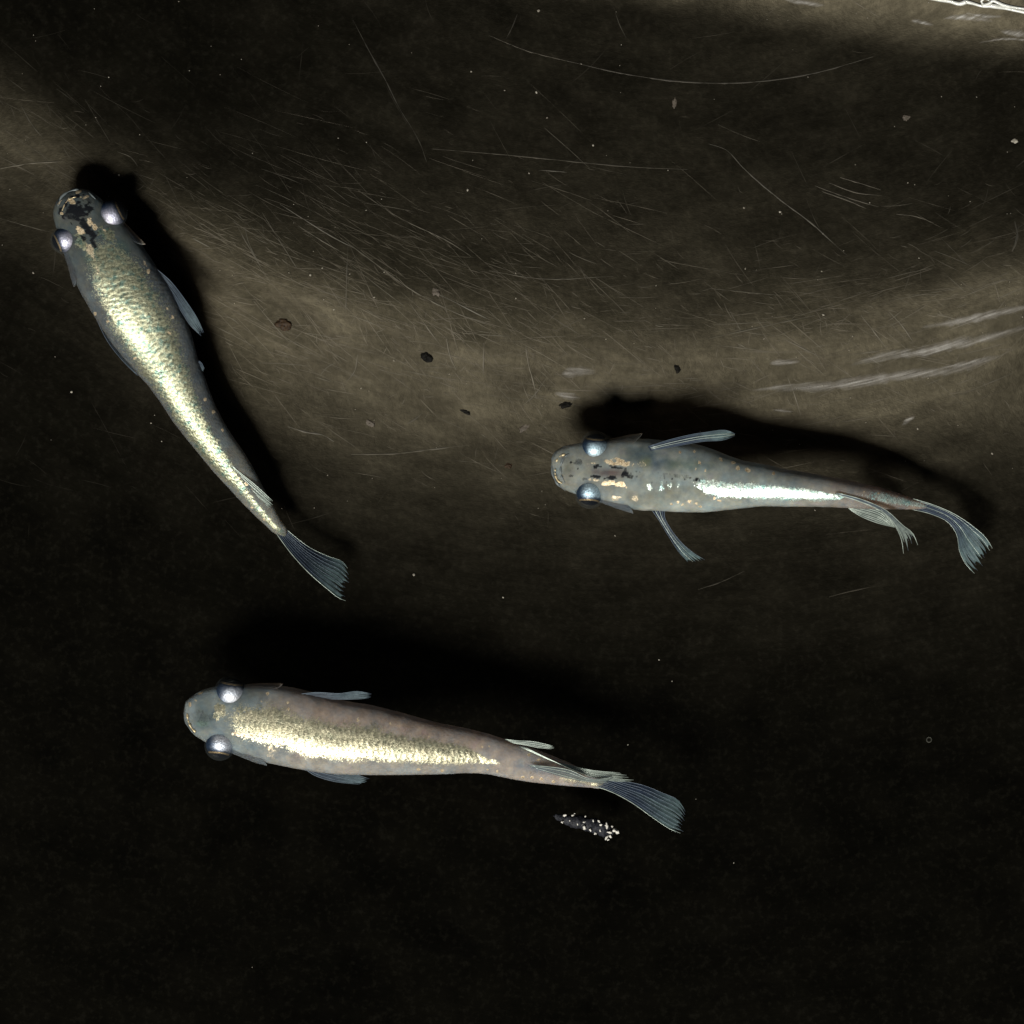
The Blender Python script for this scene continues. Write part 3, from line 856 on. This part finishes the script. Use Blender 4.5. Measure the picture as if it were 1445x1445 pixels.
        lens = np.interp(s, np.linspace(0, 1, nr), ragg) - fn.get("notch", 0.03) * np.abs(np.sin(np.pi * s * (nr - 1))) + bulge * np.sin(np.pi * s)
        for kk in range(nr - 1):                         # splits between some rays
            if rr_.random() < 0.55:
                lens = lens - rr_.uniform(0.04, 0.16) * np.exp(-((s * (nr - 1) - kk - 0.5) / 0.16) ** 2)
        # sample along each ray
        TT = t[:, None] * lens[None]
        def surf(TT, s):
            i = np.clip(TT, 0, 1.25) * (NT - 1); lo = np.clip(np.floor(i).astype(int), 0, NT - 2); fr = i - lo
            a = CA[lo] * (1 - fr)[..., None] + CA[lo + 1] * fr[..., None]
            b = CB[lo] * (1 - fr)[..., None] + CB[lo + 1] * fr[..., None]
            z1 = ZA[lo] * (1 - fr) + ZA[lo + 1] * fr; z2 = ZB[lo] * (1 - fr) + ZB[lo + 1] * fr
            return a * (1 - s)[..., None] + b * s[..., None], z1 * (1 - s) + z2 * s
        ss = np.broadcast_to(s[None], TT.shape)
        P2, Z2 = surf(TT, ss)
        Z2 = Z2 + fn.get("corr", 0.22) * np.cos(2 * np.pi * ss * (nr - 1)) * t[:, None] + 2.0 * (vnoise(ss * 3, TT * 3, nr) - 0.5) * t[:, None]
        fm, fc0, fc1 = fn["mat"]
        wt = (sstep(0.45, 1.0, t[:, None] + 0.25 * (vnoise(ss * 9, TT * 2, nr + 3) - 0.5)))[..., None]
        ribs = (0.75 + 0.5 * vnoise(ss * (nr - 1) * 2.7, TT * 2.2, nr + 7))[..., None]
        ftint = (np.array(fc0) * (1 - wt) + np.array(fc1) * wt) * ribs
        fo = mesh_obj(name, Wn(P2[..., 0], P2[..., 1], Z2).reshape(-1, 3), grid_faces(NT, NS), fm, root, attrs={"tint": ftint.reshape(-1, 3)})
        md = fo.modifiers.new("thick", 'SOLIDIFY'); md.thickness = K * 0.5; md.offset = 0
        for k in range(nr):
            sk = (k + (0.0 if k in (0, nr - 1) else rr_.uniform(-0.3, 0.3))) / (nr - 1)
            tk = np.linspace(0.02, min(1.0, ragg[k] * (1 + fn.get("poke", 0.02)) + bulge * math.sin(math.pi * sk)), 18)
            Pr, Zr = surf(tk, np.full(18, sk))
            Zr = Zr + fn.get("corr", 0.22) * tk + 2.0 * (vnoise(np.full(18, sk) * 3, tk * 3, nr) - 0.5) * tk
            r0 = fn.get("ray_r", 0.42)
            edge = 1.25 if k in fn.get("strong", ()) else 1.0
            V, ff = tube_geo(Wn(Pr[:, 0], Pr[:, 1], Zr + 0.1), np.linspace(r0 * edge, r0 * 0.45 * edge, 18) * K, 6)
            mesh_obj("fin_ray", V, ff, fn.get("ray_mat", M_RAY) if k not in fn.get("bright", ()) else M_RAYTIP, fo)
    return root

MEM_B = (mat_membrane("blue_grey_fin_membrane", 0.50), (0.055, 0.078, 0.13), (0.19, 0.28, 0.29))
MEM_G = (mat_membrane("grey_fin_membrane", 0.45), (0.08, 0.108, 0.145), (0.19, 0.26, 0.29))
MEM_C = (mat_membrane("cream_fin_membrane", 0.5), (0.22, 0.26, 0.25), (0.34, 0.40, 0.36))
SK1 = mat_skin("olive_silver_skin", (0.40, 0.40, 0.28), (0.15, 0.25, 0.22), 0.38, 0.74, 0.36, 0.34)
SK2 = mat_skin("clear_silver_skin", (0.66, 0.76, 0.71), (0.36, 0.62, 0.61), 0.33, 0.74, 0.30, 0.40)
SK3 = mat_skin("golden_silver_skin", (0.54, 0.50, 0.36), (0.38, 0.38, 0.28), 0.35, 0.82, 0.36, 0.34)

ZF1, ZF2, ZF3 = 22.0, 6.0, 26.0
ZT1 = -48.0   # tail level of the left fish, measured as ZF1 is at its head

fish_left = dict(
    label="pale fish with wide olive back strip and black forehead patch, heading to upper left",
    mat=SK1,
    stations=[(105, 265.2, 103, 265.8), (117, 266.5, 92, 272), (128, 270, 82, 281), (137, 276, 76.5, 291), (145, 283, 75, 304), (153, 292, 79, 320),
              (164, 303, 86, 340), (176, 316, 92, 360), (188, 330, 98, 376), (200, 345, 104, 393), (211, 361, 113, 412), (223, 380, 124, 431),
              (237, 401, 137, 453), (250, 424, 152, 476), (262, 449, 169, 499), (271, 475, 188, 521), (278, 502, 208, 543), (288, 530, 226, 567),
              (303, 570, 246, 597), (322, 606, 269, 626), (345, 640, 296, 659), (366, 677, 324, 690), (384, 711, 350, 718), (397, 735, 374, 741),
              (405, 748, 390, 754), (404, 756, 400, 758)],
    z=[(0, ZF1), (.3, ZF1 - 6), (.6, ZF1 - 45), (1, ZF1 - 97)],
    strip=[(0, 0, .1, 0), (.12, 0, .3, .0), (.17, 0, .5, .75), (.25, 0, .62, .95), (.4, -.06, .72, 1), (.55, -.2, .66, 1), (.7, -.35, .55, 1), (.8, -.42, .45, .85),
           (.88, -.35, .4, .5), (.95, -.2, .45, .7), (1, 0, .5, .6)],
    dark=[(112, 297, 21, 12, -20), (103, 296, 14, 9, 0), (122, 318, 16, 9, 60), (132, 343, 10, 5, 60), (100, 305, 12, 6, 20, .8), (128, 330, 8, 5, 40),
          (108, 277, 9, 2.5, -8), (89, 292, 8, 2.5, -50), (85, 300, 4, 3), (126, 283, 10, 4, 40, .6), (118, 336, 6, 3, 50)],
    gold=[(127, 313, 8, 3.5, 50), (113, 325, 7, 3.8, 60), (133, 320, 5, 3, 60), (87, 301, 3, 2), (110, 271, 5, 2, -10), (101, 284, 6, 3.5, 30), (84, 286, 6, 2, -50, .7),
          (121, 278, 6, 2, -20, .7), (146, 324, 4, 2.5, 20, .8), (209, 383, 3, 5, 10), (236, 435, 3, 4, 20), (243.5, 448, 3, 5.5, 0), (239, 470, 2.5, 5, -40), (190, 505, 3, 2.5), (152, 453, 3, 2.5),
          (134, 443, 2.5, 3), (289.5, 563, 3, 3.3), (301, 582, 3, 4), (314, 607, 2.2, 3.2), (355, 716, 3, 2.5), (372, 733, 3, 2.5), (348, 683, 3, 3), (356, 690, 2.5, 3), (338, 675, 2, 2),
          (127, 352, 5, 14, -20, .62), (137, 380, 4, 12, -10, .55), (205, 372, 3, 10, -30, .6)],
    strip_spots=[(150, 330, 12, 8, 40, .8), (116, 341, 8, 12, -20, .8)],
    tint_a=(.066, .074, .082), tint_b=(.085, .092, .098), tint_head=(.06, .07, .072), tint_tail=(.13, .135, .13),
    blobs=[((135, 365, 16, 14, 0, .7), (.10, .16, .15)), ((170, 350, 14, 18, 40, .6), (.08, .13, .12))],
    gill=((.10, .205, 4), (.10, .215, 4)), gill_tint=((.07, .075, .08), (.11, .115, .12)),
    eyes=[(157, 303, 19.5, 1), (92, 338, 18, -1)],
    iris_blue=(.09, .15, .30), iris_silver=(.72, .70, .82), relief=0.9,
    mouth=[([(82, 291), (86, 279), (98, 270), (112, 268), (126, 273), (135, 281)], 1.6, M_LIP, 0.3),
           ([(88, 297), (93, 286), (103, 279), (115, 278)], 1.1, M_LIPGOLD, -0.2)],
    fins=[
        dict(name="pectoral_fin", a=[(214, 374), (240, 396), (262, 424), (279, 450), (288, 470)], b=[(216, 386), (238, 412), (256, 440), (270, 461), (284, 474)],
             za=[ZF1 + 6, ZF1 + 4], zb=[ZF1 + 2, ZF1 - 4], rays=6, mat=MEM_G, ragged=.05, strong=(0,)),
        dict(name="pectoral_fin", a=[(126, 426), (137, 452), (152, 482), (172, 508), (195, 531)], b=[(132, 432), (144, 456), (160, 484), (178, 508), (196, 529)],
             za=[ZF1 - 8, ZF1 - 12], zb=[ZF1 - 22, ZF1 - 32], rays=5, mat=MEM_G, ragged=.05, strong=(0,)),
        dict(name="dorsal_fin", a=[(325, 655), (340, 668), (360, 684), (388, 710)], b=[(329, 662), (341, 684), (358, 703), (380, 719)],
             za=[ZT1 + 20, ZT1 + 12, ZT1 + 6], zb=[ZT1 + 14, ZT1 + 2, ZT1 - 8], rays=7, mat=MEM_C, ray_mat=M_RAYTIP, ragged=.1, ray_r=.6),
        dict(name="anal_fin", a=[(300, 640), (330, 670), (352, 705), (362, 722)], b=[(304, 640), (338, 670), (362, 705), (372, 722)],
             za=[ZT1 - 30, ZT1 - 48], zb=[ZT1 - 34, ZT1 - 52], rays=8, mat=MEM_G),
        dict(name="tail_fin", a=[(402, 745), (416, 757), (436, 772), (463, 785), (484, 793), (494, 808)], b=[(388, 750), (410, 780), (436.5, 809), (463, 832), (480, 845), (492, 849)],
             za=[ZT1 - 30, ZT1 - 40, ZT1 - 44], zb=[ZT1 - 22, ZT1 - 14, ZT1 - 18], rays=9, mat=MEM_B, ragged=.08, bulge=-.02, strong=(8,), bright=(8, 0)),
        dict(name="pelvic_fin", a=[(281, 509), (285, 513), (288.5, 520)], b=[(276, 513), (281, 518), (287, 524)], za=[ZF1 - 24], zb=[ZF1 - 32], rays=4, mat=MEM_G),
    ])

fish_right = dict(
    label="translucent fish with short bright silver back stripe, spread side fin and curled tail",
    mat=SK2,
    stations=[(777.3, 657.5, 777.3, 658.5), (778.5, 649, 778.5, 667), (783, 639, 782.5, 678), (790, 632.5, 790, 687), (804, 627.5, 802, 693.5), (818, 625, 815, 698),
              (842, 622.5, 836, 704), (862, 620.5, 855, 710.5), (885, 618, 878, 716.5), (908, 619, 901, 720), (933, 621, 926, 721), (958, 624, 954, 722.5),
              (982, 627, 979, 723), (1005, 633.5, 1001, 722.5), (1027, 642.5, 1023, 720), (1050, 650, 1047, 717.5), (1080, 655.5, 1077, 714.5),
              (1113, 662.5, 1111, 715), (1140, 667, 1138, 715), (1167, 672, 1164, 715.5), (1194, 677, 1191, 716.5), (1221, 683, 1218, 718),
              (1245, 688.5, 1242, 718.5), (1265, 695, 1262, 719), (1285, 702, 1282, 719), (1300, 707, 1297, 718.5), (1308, 712, 1308, 717)],
    z=[(0, ZF2 - 4), (.36, ZF2), (.55, ZF2 + 9), (.75, ZF2 + 20), (.88, ZF2 + 14), (1, ZF2 - 2)],
    strip=[(0, 0, .1, 0), (.37, -.1, .2, 0), (.375, -.16, .05, .3), (.392, -.2, .15, .6), (.41, -.22, .21, .95), (.5, -.28, .27, 1.1), (.6, -.30, .32, 1.1), (.7, -.30, .30, 1.1), (.755, -.30, .20, 1.0),
           (.79, -.1, .2, .4), (.83, 0, .35, .3), (.88, .1, .5, .75), (.95, 0, .5, .8), (1, 0, .5, .6)],
    strip_spots=[(917, 688, 6, 4, 20, .55), (934, 685, 3.5, 6, 10, .5), (945, 686, 3.5, 6, 10, .45), (956, 686, 3.5, 5, 10, .4)],
    dark=[(843, 658, 6, 2.4), (869.7, 660, 11, 2.4, 15), (882, 667, 6, 5.5), (863, 674.5, 11, 2.2, -3), (842, 672.5, 6, 3.2), (890, 671, 9, 4.2, 10, .8), (815, 652, 8, 4, 0, .62),
          (806.5, 671, 4.5, 3, 0, .7), (815.4, 661.5, 1.8, 1.6), (806, 652, 2.5, 2), (898, 667, 5, 2.5, 0, .6), (825, 676, 6, 1.5, 0, .6)] +
         [(920 + i * 5.5 + random.uniform(-2, 2), 677.5 + random.uniform(-4, 3), 1.3, 1.2, 0, .8) for i in range(13)] + [(983, 677, 2.4, 2.2), (960, 672, 22, 2.2, 6, .5)],
    gold=[(862, 652.5, 9, 4, 8, .9), (878, 652.5, 12, 4.5, 12), (860, 682, 11, 3.6, 0), (876, 683.5, 11, 4, 8), (834, 654, 8, 1.8, -5, .7), (838, 677.5, 8, 2, 5, .6),
          (960, 638, 2.6, 3.6, -30, .9), (979.6, 636.6, 3, 3.4, -30), (987, 652.5, 2.2, 4.2, -30, .9), (982, 663, 2.2, 3.5, -10, .8), (995.5, 664, 2, 4, 10, .8),
          (1017.6, 649, 2.2, 4.4, -40, .9), (1033.6, 652.5, 4.4, 2.2, 15, .9), (1041, 661, 4, 4.4, -30), (1055, 663, 4.2, 3.8, 30), (1092, 668, 3, 2.6, 0, .8),
          (957, 708.6, 3, 2.4), (972.7, 708, 3.6, 2.6), (983, 710.7, 3, 2.6), (988, 715, 3, 2), (1008, 703.7, 2.6, 3.2), (1015, 706.5, 4, 1.8, 20), (948, 711, 2.4, 2), (963, 712, 2.5, 2.2, 0, .8),
          (870, 703, 6, 4, 0, .58), (896, 704, 5, 4, 0, .58), (905, 655, 6, 5, 0, .45), (1240, 696, 2.5, 2), (1220, 694, 2.5, 2, 0, .8)],
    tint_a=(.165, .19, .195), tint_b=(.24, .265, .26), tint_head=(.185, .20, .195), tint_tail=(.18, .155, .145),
    blobs=[((922, 652, 26, 12, 0, .8), (.07, .11, .16)), ((912, 654, 9, 9, 0, .8), (.22, .24, .13)), ((965, 656, 28, 11, 5, .7), (.14, .19, .17)), ((900, 640, 22, 10, 0, .7), (.09, .13, .15)),
           ((858.6, 666.5, 22, 6, 0, .95), (.17, .125, .12)), ((918, 688, 12, 7, 20, .7), (.27, .33, .33)), ((940, 687, 24, 8, 3, .7), (.26, .25, .20)), ((940, 700, 60, 14, 0, .5), (.20, .20, .15)),
           ((800, 660, 8, 18, 0, .7), (.14, .15, .13))],
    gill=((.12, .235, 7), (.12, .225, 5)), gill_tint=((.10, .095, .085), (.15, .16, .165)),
    eyes=[(840, 632, 19.5, 1), (832.5, 694, 19.5, -1)],
    iris_blue=(.05, .13, .25), iris_silver=(.62, .80, .88), relief=0.12, back=[1, 1, 1.25, 1.65, 1.5, 1.3], cornea_out=2.5, eye_up=.16,
    mouth=[([(803, 629), (789, 635), (781, 645), (779, 658), (780.5, 671), (787, 683), (798, 692)], 1.7, M_LIP, 0.2),
           ([(797, 641), (789, 645), (784.5, 652)], 1.6, M_LIPGOLD, 0.8), ([(783.5, 661), (784, 672), (788, 679), (793, 682)], 1.9, M_LIPGOLD, 0.8),
           ([(803, 640), (795, 647), (791.5, 658), (792, 671), (797, 681)], 1.4, M_LIP, 0.8)],
    fins=[
        dict(name="pectoral_fin", a=[(914, 630), (950, 619), (995, 610), (1030, 608.5), (1037, 612)], b=[(918, 636), (952, 630), (992, 623), (1025, 620), (1037, 615)],
             za=[ZF2 + 26, ZF2 + 28], zb=[ZF2 + 22, ZF2 + 20], rays=6, mat=MEM_B, ragged=.06, bright=(2, 3), strong=(0, 2)),
        dict(name="pectoral_fin", a=[(938, 714), (938, 730), (945, 744), (960, 763.8), (977, 779), (997, 791.5)], b=[(917, 716), (930, 734), (937, 746), (948, 764), (957, 778), (971, 793)],
             za=[ZF2 - 5, ZF2 - 12], zb=[ZF2 - 18, ZF2 - 34], rays=6, mat=MEM_B, ragged=.06, bulge=.03, bright=(2, 4), strong=(3,)),
        dict(name="dorsal_fin", a=[(1180, 695), (1220, 706), (1252, 721), (1275, 742), (1288, 752), (1295, 769)], b=[(1178, 697), (1216, 709), (1248, 725), (1263, 742), (1272, 762), (1275, 781)],
             za=[ZF2 + 47, ZF2 + 38, ZF2 + 16], zb=[ZF2 + 46, ZF2 + 34, ZF2 + 8], rays=7, mat=MEM_C, ragged=.12, notch=.06, bright=(0, 5, 6), strong=(0,)),
        dict(name="anal_fin", a=[(1190, 712), (1215, 712), (1245, 720), (1263, 744)], b=[(1198, 718), (1212, 727), (1235, 737), (1261, 744)],
             za=[ZF2 - 4], zb=[ZF2 - 20, ZF2 - 28], rays=9, mat=MEM_C, ray_mat=M_RAYTIP, ragged=.05, ray_r=.55),
        dict(name="tail_fin", a=[(1286, 703), (1316, 712), (1348, 726), (1372, 742), (1393, 761), (1403, 779)], b=[(1284, 718), (1316, 726), (1338, 737), (1350, 754), (1354, 778), (1362, 795), (1378, 812)],
             za=[ZF2 + 8, ZF2 + 6, ZF2 + 2], zb=[ZF2 - 12, ZF2 - 24, ZF2 - 26], rays=9, mat=MEM_B, ragged=.09, strong=(0, 8), bright=(0, 1, 4, 8)),
    ])

fish_bottom = dict(
    label="grey fish with golden back strip, swimming beside the small speckled pellet",
    mat=SK3,
    stations=[(259, 1006.5, 259, 1007.5), (261, 994, 260.5, 1017), (266, 986.5, 266, 1027), (274, 980, 274, 1037), (285, 974, 283, 1043), (301, 969.5, 293, 1049),
              (325, 967, 313, 1056), (348, 966.5, 335, 1065), (372, 966, 360, 1073.5), (400, 968, 389, 1079), (430, 974, 420, 1085), (457, 981.5, 450, 1090),
              (489, 989.5, 483, 1093), (524, 995, 519, 1093.5), (556, 1003, 553, 1093.5), (592, 1013, 588, 1093), (625, 1021.5, 622, 1092.5), (658, 1028, 655, 1091),
              (690, 1036, 685, 1092), (715, 1044, 710, 1096.5), (741, 1052, 735, 1101.5), (767, 1061.5, 762, 1105), (792, 1071.5, 787, 1108), (815, 1082, 811, 1110),
              (835, 1092, 832, 1111.5), (850, 1098, 847, 1112.5), (859, 1104, 858, 1110)],
    z=[(0, ZF3), (.3, ZF3), (.6, ZF3), (1, ZF3 - 14)],
    strip=[(0, 0, .1, 0), (.09, 0, .3, 0), (.13, .02, .42, .7), (.2, -.02, .46, .9), (.3, -.15, .46, .95), (.42, -.1, .46, 1), (.55, -.15, .44, 1), (.65, -.22, .42, 1), (.69, -.27, .26, 1), (.72, -.3, .13, .9), (.738, -.3, .06, .6),
           (.75, -.2, .1, .0), (.86, -.2, .2, 0), (.9, -.35, .42, .55), (.97, -.3, .5, .6), (1, 0, .5, .5)],
    strip_spots=[(310, 1003, 10, 12, 0, .7)],
    dark=[(292, 1012, 14, 9, 10, .42), (286, 1018, 9, 5, 0, .45)],
    gold=[(283, 978, 4.5, 2, -25, .8), (268, 994.5, 3, 3.5, 0, .8), (276, 988, 3, 2, 0, .7), (344, 1037, 13, 4, 5, .75), (378, 978.6, 3, 2.5), (369, 990, 2.5, 2.5, 0, .8), (405.7, 992, 2.6, 3.2), (407, 1001, 2, 2.5),
          (590.8, 1086, 3.2, 2.8), (624, 1087, 2.8, 2.6), (688, 1086, 2.5, 2.6), (702, 1088, 3.2, 2.8), (750, 1097, 4, 2.6), (738, 1097, 3, 2.2), (764, 1099, 3.4, 2.4), (781, 1103, 3.2, 2.4),
          (681, 1054, 2.8, 2.4), (691, 1053, 2.4, 2.2), (746, 1065, 3, 3, 0, .8), (760, 1072, 4, 2, -10), (505, 1015, 2.2, 4.4, 10, .8), (551, 1021, 4, 3.4, 30, .8), (606, 1040, 2.4, 2.8, 0, .7),
          (385, 1070, 4, 3, 0, .5), (382, 1061, 6, 8, 0, .5)],
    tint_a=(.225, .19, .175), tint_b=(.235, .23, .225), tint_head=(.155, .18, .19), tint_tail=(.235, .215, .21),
    blobs=[((288, 1010, 16, 20, 0, .7), (.085, .125, .14)), ((345, 985, 22, 12, 0, .5), (.12, .15, .16)), ((285, 1021, 8, 4, 0, .7), (.2, .3, .28)), ((765, 1085, 38, 6, 8, .6), (.18, .23, .30))],
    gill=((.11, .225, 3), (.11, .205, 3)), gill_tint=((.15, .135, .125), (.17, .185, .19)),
    eyes=[(325, 979, 21.5, 1), (310.5, 1050, 20, -1)],
    iris_blue=(.13, .22, .38), iris_silver=(.78, .80, .86), relief=0.6,
    mouth=[([(284, 976), (270, 985), (262.5, 997), (261, 1010), (265, 1024), (275, 1036), (283, 1041)], 1.5, M_LIP, 0.2),
           ([(264, 1007), (265.5, 1017), (270, 1027), (276, 1033)], 1.8, M_LIPGOLD, 0.5)],
    fins=[
        dict(name="pectoral_fin", a=[(408, 982), (445, 977), (480, 978.5), (505, 975.5), (524, 979)], b=[(410, 987), (448, 986), (480, 987), (505, 986.5), (523, 985)],
             za=[ZF3 + 18, ZF3 + 20], zb=[ZF3 + 14, ZF3 + 14], rays=5, mat=MEM_G, ragged=.05, strong=(0,)),
        dict(name="pectoral_fin", a=[(432, 1077), (445, 1079), (489, 1088.5), (521, 1099)], b=[(425, 1080), (440, 1092), (468, 1102), (508, 1107)],
             za=[ZF3 + 6, ZF3 + 2], zb=[ZF3 - 4, ZF3 - 10], rays=6, mat=MEM_G, ragged=.05, bulge=.03, strong=(0, 3)),
        dict(name="dorsal_fin", a=[(745, 1080), (775, 1082), (805, 1087), (832, 1099), (868, 1097)], b=[(752, 1083), (780, 1092), (805, 1099), (828, 1103), (856, 1106)],
             za=[ZF3 + 17, ZF3 + 13, ZF3 + 7], zb=[ZF3 + 16, ZF3 + 10, ZF3 + 4], rays=7, mat=MEM_C, ragged=.12, strong=(0,), bright=(0, 2, 5)),
        dict(name="anal_fin", a=[(712, 1050), (745, 1062), (790, 1076), (830, 1086), (880, 1091)], b=[(740, 1054), (775, 1071), (815, 1089), (845, 1099), (899, 1104)],
             za=[ZF3 - 2, ZF3], zb=[ZF3 + 8, ZF3 + 4], rays=9, mat=MEM_C, ray_mat=M_RAYTIP, ragged=.12, ray_r=.6, poke=.03),
        dict(name="pelvic_fin", a=[(712, 1043), (728, 1045), (753, 1046.5), (782, 1053)], b=[(722, 1048), (740, 1051), (760, 1055), (781, 1057)], za=[ZF3 + 12], zb=[ZF3 + 8],
             rays=4, mat=MEM_C, ray_mat=M_RAYTIP, ragged=.1, ray_r=.55),
        dict(name="tail_fin", a=[(838, 1093), (861, 1096), (880, 1102), (906, 1107.5), (935, 1119), (958, 1130), (967, 1145)], b=[(836, 1110), (848, 1112), (864, 1118), (892, 1133), (920, 1153), (949, 1171.5), (964, 1177)],
             za=[ZF3 - 14, ZF3 - 6, ZF3 - 4], zb=[ZF3 - 10, ZF3 + 6, ZF3 + 10], rays=9, mat=MEM_B, ragged=.05, strong=(8,), bright=(8,)),
    ])
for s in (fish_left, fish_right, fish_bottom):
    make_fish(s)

# ------------------------------------------------------------------ bits lying about
def lump(cx, cy, z, rx, ry, rz, rot=0, rough=0.35, seed=0, nu=14, nv=18):
    a = np.linspace(0.02, np.pi - 0.02, nu)[:, None]; b = np.linspace(0, 2 * np.pi, nv, endpoint=False)[None]
    x = np.sin(a) * np.cos(b); y = np.sin(a) * np.sin(b); zz = np.cos(a) + 0 * b
    r = 1 + rough * 2 * (fbm(x * 2.1 + 9 + seed, y * 2.1 + zz * 1.7 + 5, seed, 3) - 0.5)
    c, s = math.cos(math.radians(rot)), math.sin(math.radians(rot))
    X, Y = x * rx * r, y * ry * r
    return Wn(cx + X * c - Y * s, cy + X * s + Y * c, z + zz * rz * r).reshape(-1, 3), \
        [tuple(q) for q in grid_faces(nu, nv, True)] + [tuple(range(nv))[::-1], tuple(range((nu - 1) * nv, nu * nv))]

def on_floor(x, y, h): return float(floor_z(x, y)) + h

CR = [  # x, y, rx, ry, rot, material, label
    (400, 457, 10, 8, 10, M_BROWN, "round dark brown crumb on the basin floor right of the left fish"),
    (602, 503, 8, 6, 40, M_BLACK, "black crumb lying highest on the pale worn step, left of centre"),
    (740, 604, 9, 3.4, -40, M_TAN, "slanting tan flake on the floor, left of the right fish's snout"),
    (799, 571, 9, 4, -10, M_BLACK, "black sliver at the edge of the right fish's shadow"),
    (657, 581, 8, 2.6, 20, M_BLACK, "thin black flake on the floor between the brown crumb and the right fish"),
    (615, 412, 5, 5, 0, M_TAN, "round tan crumb at the end of a long slanting scratch"),
    (718, 657, 5, 4, 0, M_BROWN, "small brown crumb left of the right fish's mouth"),
    (956, 519, 4, 7, -15, M_BLACK, "tiny upright black crumb above the right fish's shadow"),
    (952, 144, 3, 7, 5, M_TAN, "upright tan flake in the dark area below the long curved scratch"),
    (1279, 166, 5, 4, 0, M_TAN, "small tan crumb in the dark upper right area"),
    (523, 597, 7, 4, 30, M_TAN, "small tan flake on the worn floor, below the black crumb"),
    (1432, 199, 4.5, 2.6, -10, M_SPECK, "pale gritty crumb at the right edge of the dark floor"),
]
for i, (x, y, rx, ry, rot, mt, lab) in enumerate(CR):
    V, f = lump(x, y, on_floor(x, y, min(rx, ry) * 0.12), rx, ry, min(rx, ry) * 0.3, rot, 0.75, 100 + i, 22, 30)
    o = mesh_obj("crumb", V, f, mt)
    o["label"] = lab; o["category"] = "crumb"; o["group"] = "crumbs on the basin floor"

GR = [(757, 130, 2.6), (760, 15, 3.0), (772, 166, 2.0), (1101, 299, 2.6), (1050, 293, 2.0), (1162, 444, 2.8), (584, 811, 2.4), (710, 843, 1.8), (930, 931, 1.6),
      (101, 553, 2.2), (47, 385, 2.2), (213, 597, 1.8), (168, 247, 2.0), (438, 388, 2.2), (837, 205, 2.0), (665, 101, 1.6), (660, 268, 2.6), (1295, 605, 2),
      (868, 756, 1.8), (728, 421, 1.4), (1150, 720, 1.6), (1400, 640, 2), (556, 509, 1.6)]
sd = Geo()
for i, (x, y, r) in enumerate(GR):
    r *= 0.8
    V, f = lump(x, y, on_floor(x, y, r * 0.5), r, r * random.uniform(.6, 1), r * .7, random.uniform(0, 180), .3, 300 + i, 7, 9); sd.add(V, f)
for i in range(170):
    x = random.uniform(-20, 1465); y = random.uniform(-20, 1465) if random.random() < 0.12 else random.uniform(0, 720)
    r = random.choice([.4, .5, .5, .6, .7, .9])
    V, f = lump(x, y, on_floor(x, y, r * 0.5), r * random.uniform(1, 1.8), r, r * .7, random.uniform(0, 180), .3, 600 + i, 5, 7); sd.add(V, f)
o = sd.build("sediment", M_SPECK); o["kind"] = "stuff"; o["label"] = "pale specks of grit scattered over the black floor"

# speckled pellet below the lowest fish
pel = thing("pellet", "speckled dark waste pellet drifting under the lowest fish's tail", "pellet")
C = curve([(781, 1151), (800, 1157), (830, 1163), (856, 1172), (866, 1176)], 60)
t = np.linspace(0, 1, 60)
rad = 10.5 * np.interp(t, [0, .08, .25, .6, .85, 1], [.12, .45, .72, 1, 1.05, .35]) * (0.8 + 0.45 * vnoise(t * 12, t * 0, 4))
V, f = tube_geo(Wn(C[:, 0], C[:, 1], np.full(60, -40.0)), rad * K, 26)
V = np.asarray(V); V += (np.stack([fbm(V[:, 0] / K / 5, V[:, 1] / K / 5, 77 + j, 3) - .5 for j in range(3)], 1)) * K * 5
mesh_obj("pellet_core", V, f, M_PELLET, pel)
g = Geo()
GRN = [(797, 1150.5, 2.2), (793.5, 1160, 2.6), (808, 1150.5, 1.6), (811, 1148, 1.2), (824, 1160, 2.4), (825, 1168, 2.8), (822, 1164, 1.8), (837, 1158, 1.9), (845, 1159, 2.2), (840, 1176, 2.4),
       (833, 1171, 2.2), (815, 1163, 1.7), (848, 1164, 2), (856, 1165, 3.8), (864, 1166, 2.2), (867, 1172, 3.4), (871, 1174, 2.8), (860, 1174.5, 3.2), (856, 1182, 2.8), (861, 1180, 2.6), (858, 1185, 2),
       (826, 1152, 1.4), (831, 1166, 1.6), (852, 1171, 1.8), (804, 1158, 1.2), (847, 1172, 1.3)]
for i, (x, y, r) in enumerate(GRN):
    V, f = lump(x, y, -40 + 8 + random.uniform(-2, 2), r * random.uniform(.7, 1.25), r * random.uniform(.5, .9), r * .7, random.uniform(0, 180), .95, 900 + i, 9, 12); g.add(V, f)
o = g.build("white_grains", M_GRAIN, pel); o["kind"] = "stuff"

# air bubble
m, nt, out = new_mat("bubble_film")
t_ = N(nt, "ShaderNodeBsdfTransparent"); gl = N(nt, "ShaderNodeBsdfPrincipled"); gl.inputs["Base Color"].default_value = (.5, .5, .42, 1); gl.inputs["Roughness"].default_value = .2
lw = N(nt, "ShaderNodeLayerWeight"); lw.inputs["Blend"].default_value = .3
mx = N(nt, "ShaderNodeMixShader"); L(nt, math_n(nt, 'POWER', lw.outputs["Facing"], 2.0), mx.inputs[0]); L(nt, t_.outputs[0], mx.inputs[1]); L(nt, gl.outputs[0], mx.inputs[2]); L(nt, mx.outputs[0], out.inputs[0])
V, f = lump(1311, 1044, on_floor(1311, 1044, 3), 4, 4, 3.5, 0, 0, 3, 14, 20)
o = mesh_obj("air_bubble", V, f, m); o["label"] = "tiny clear air bubble on the black floor at the lower right"; o["category"] = "bubble"
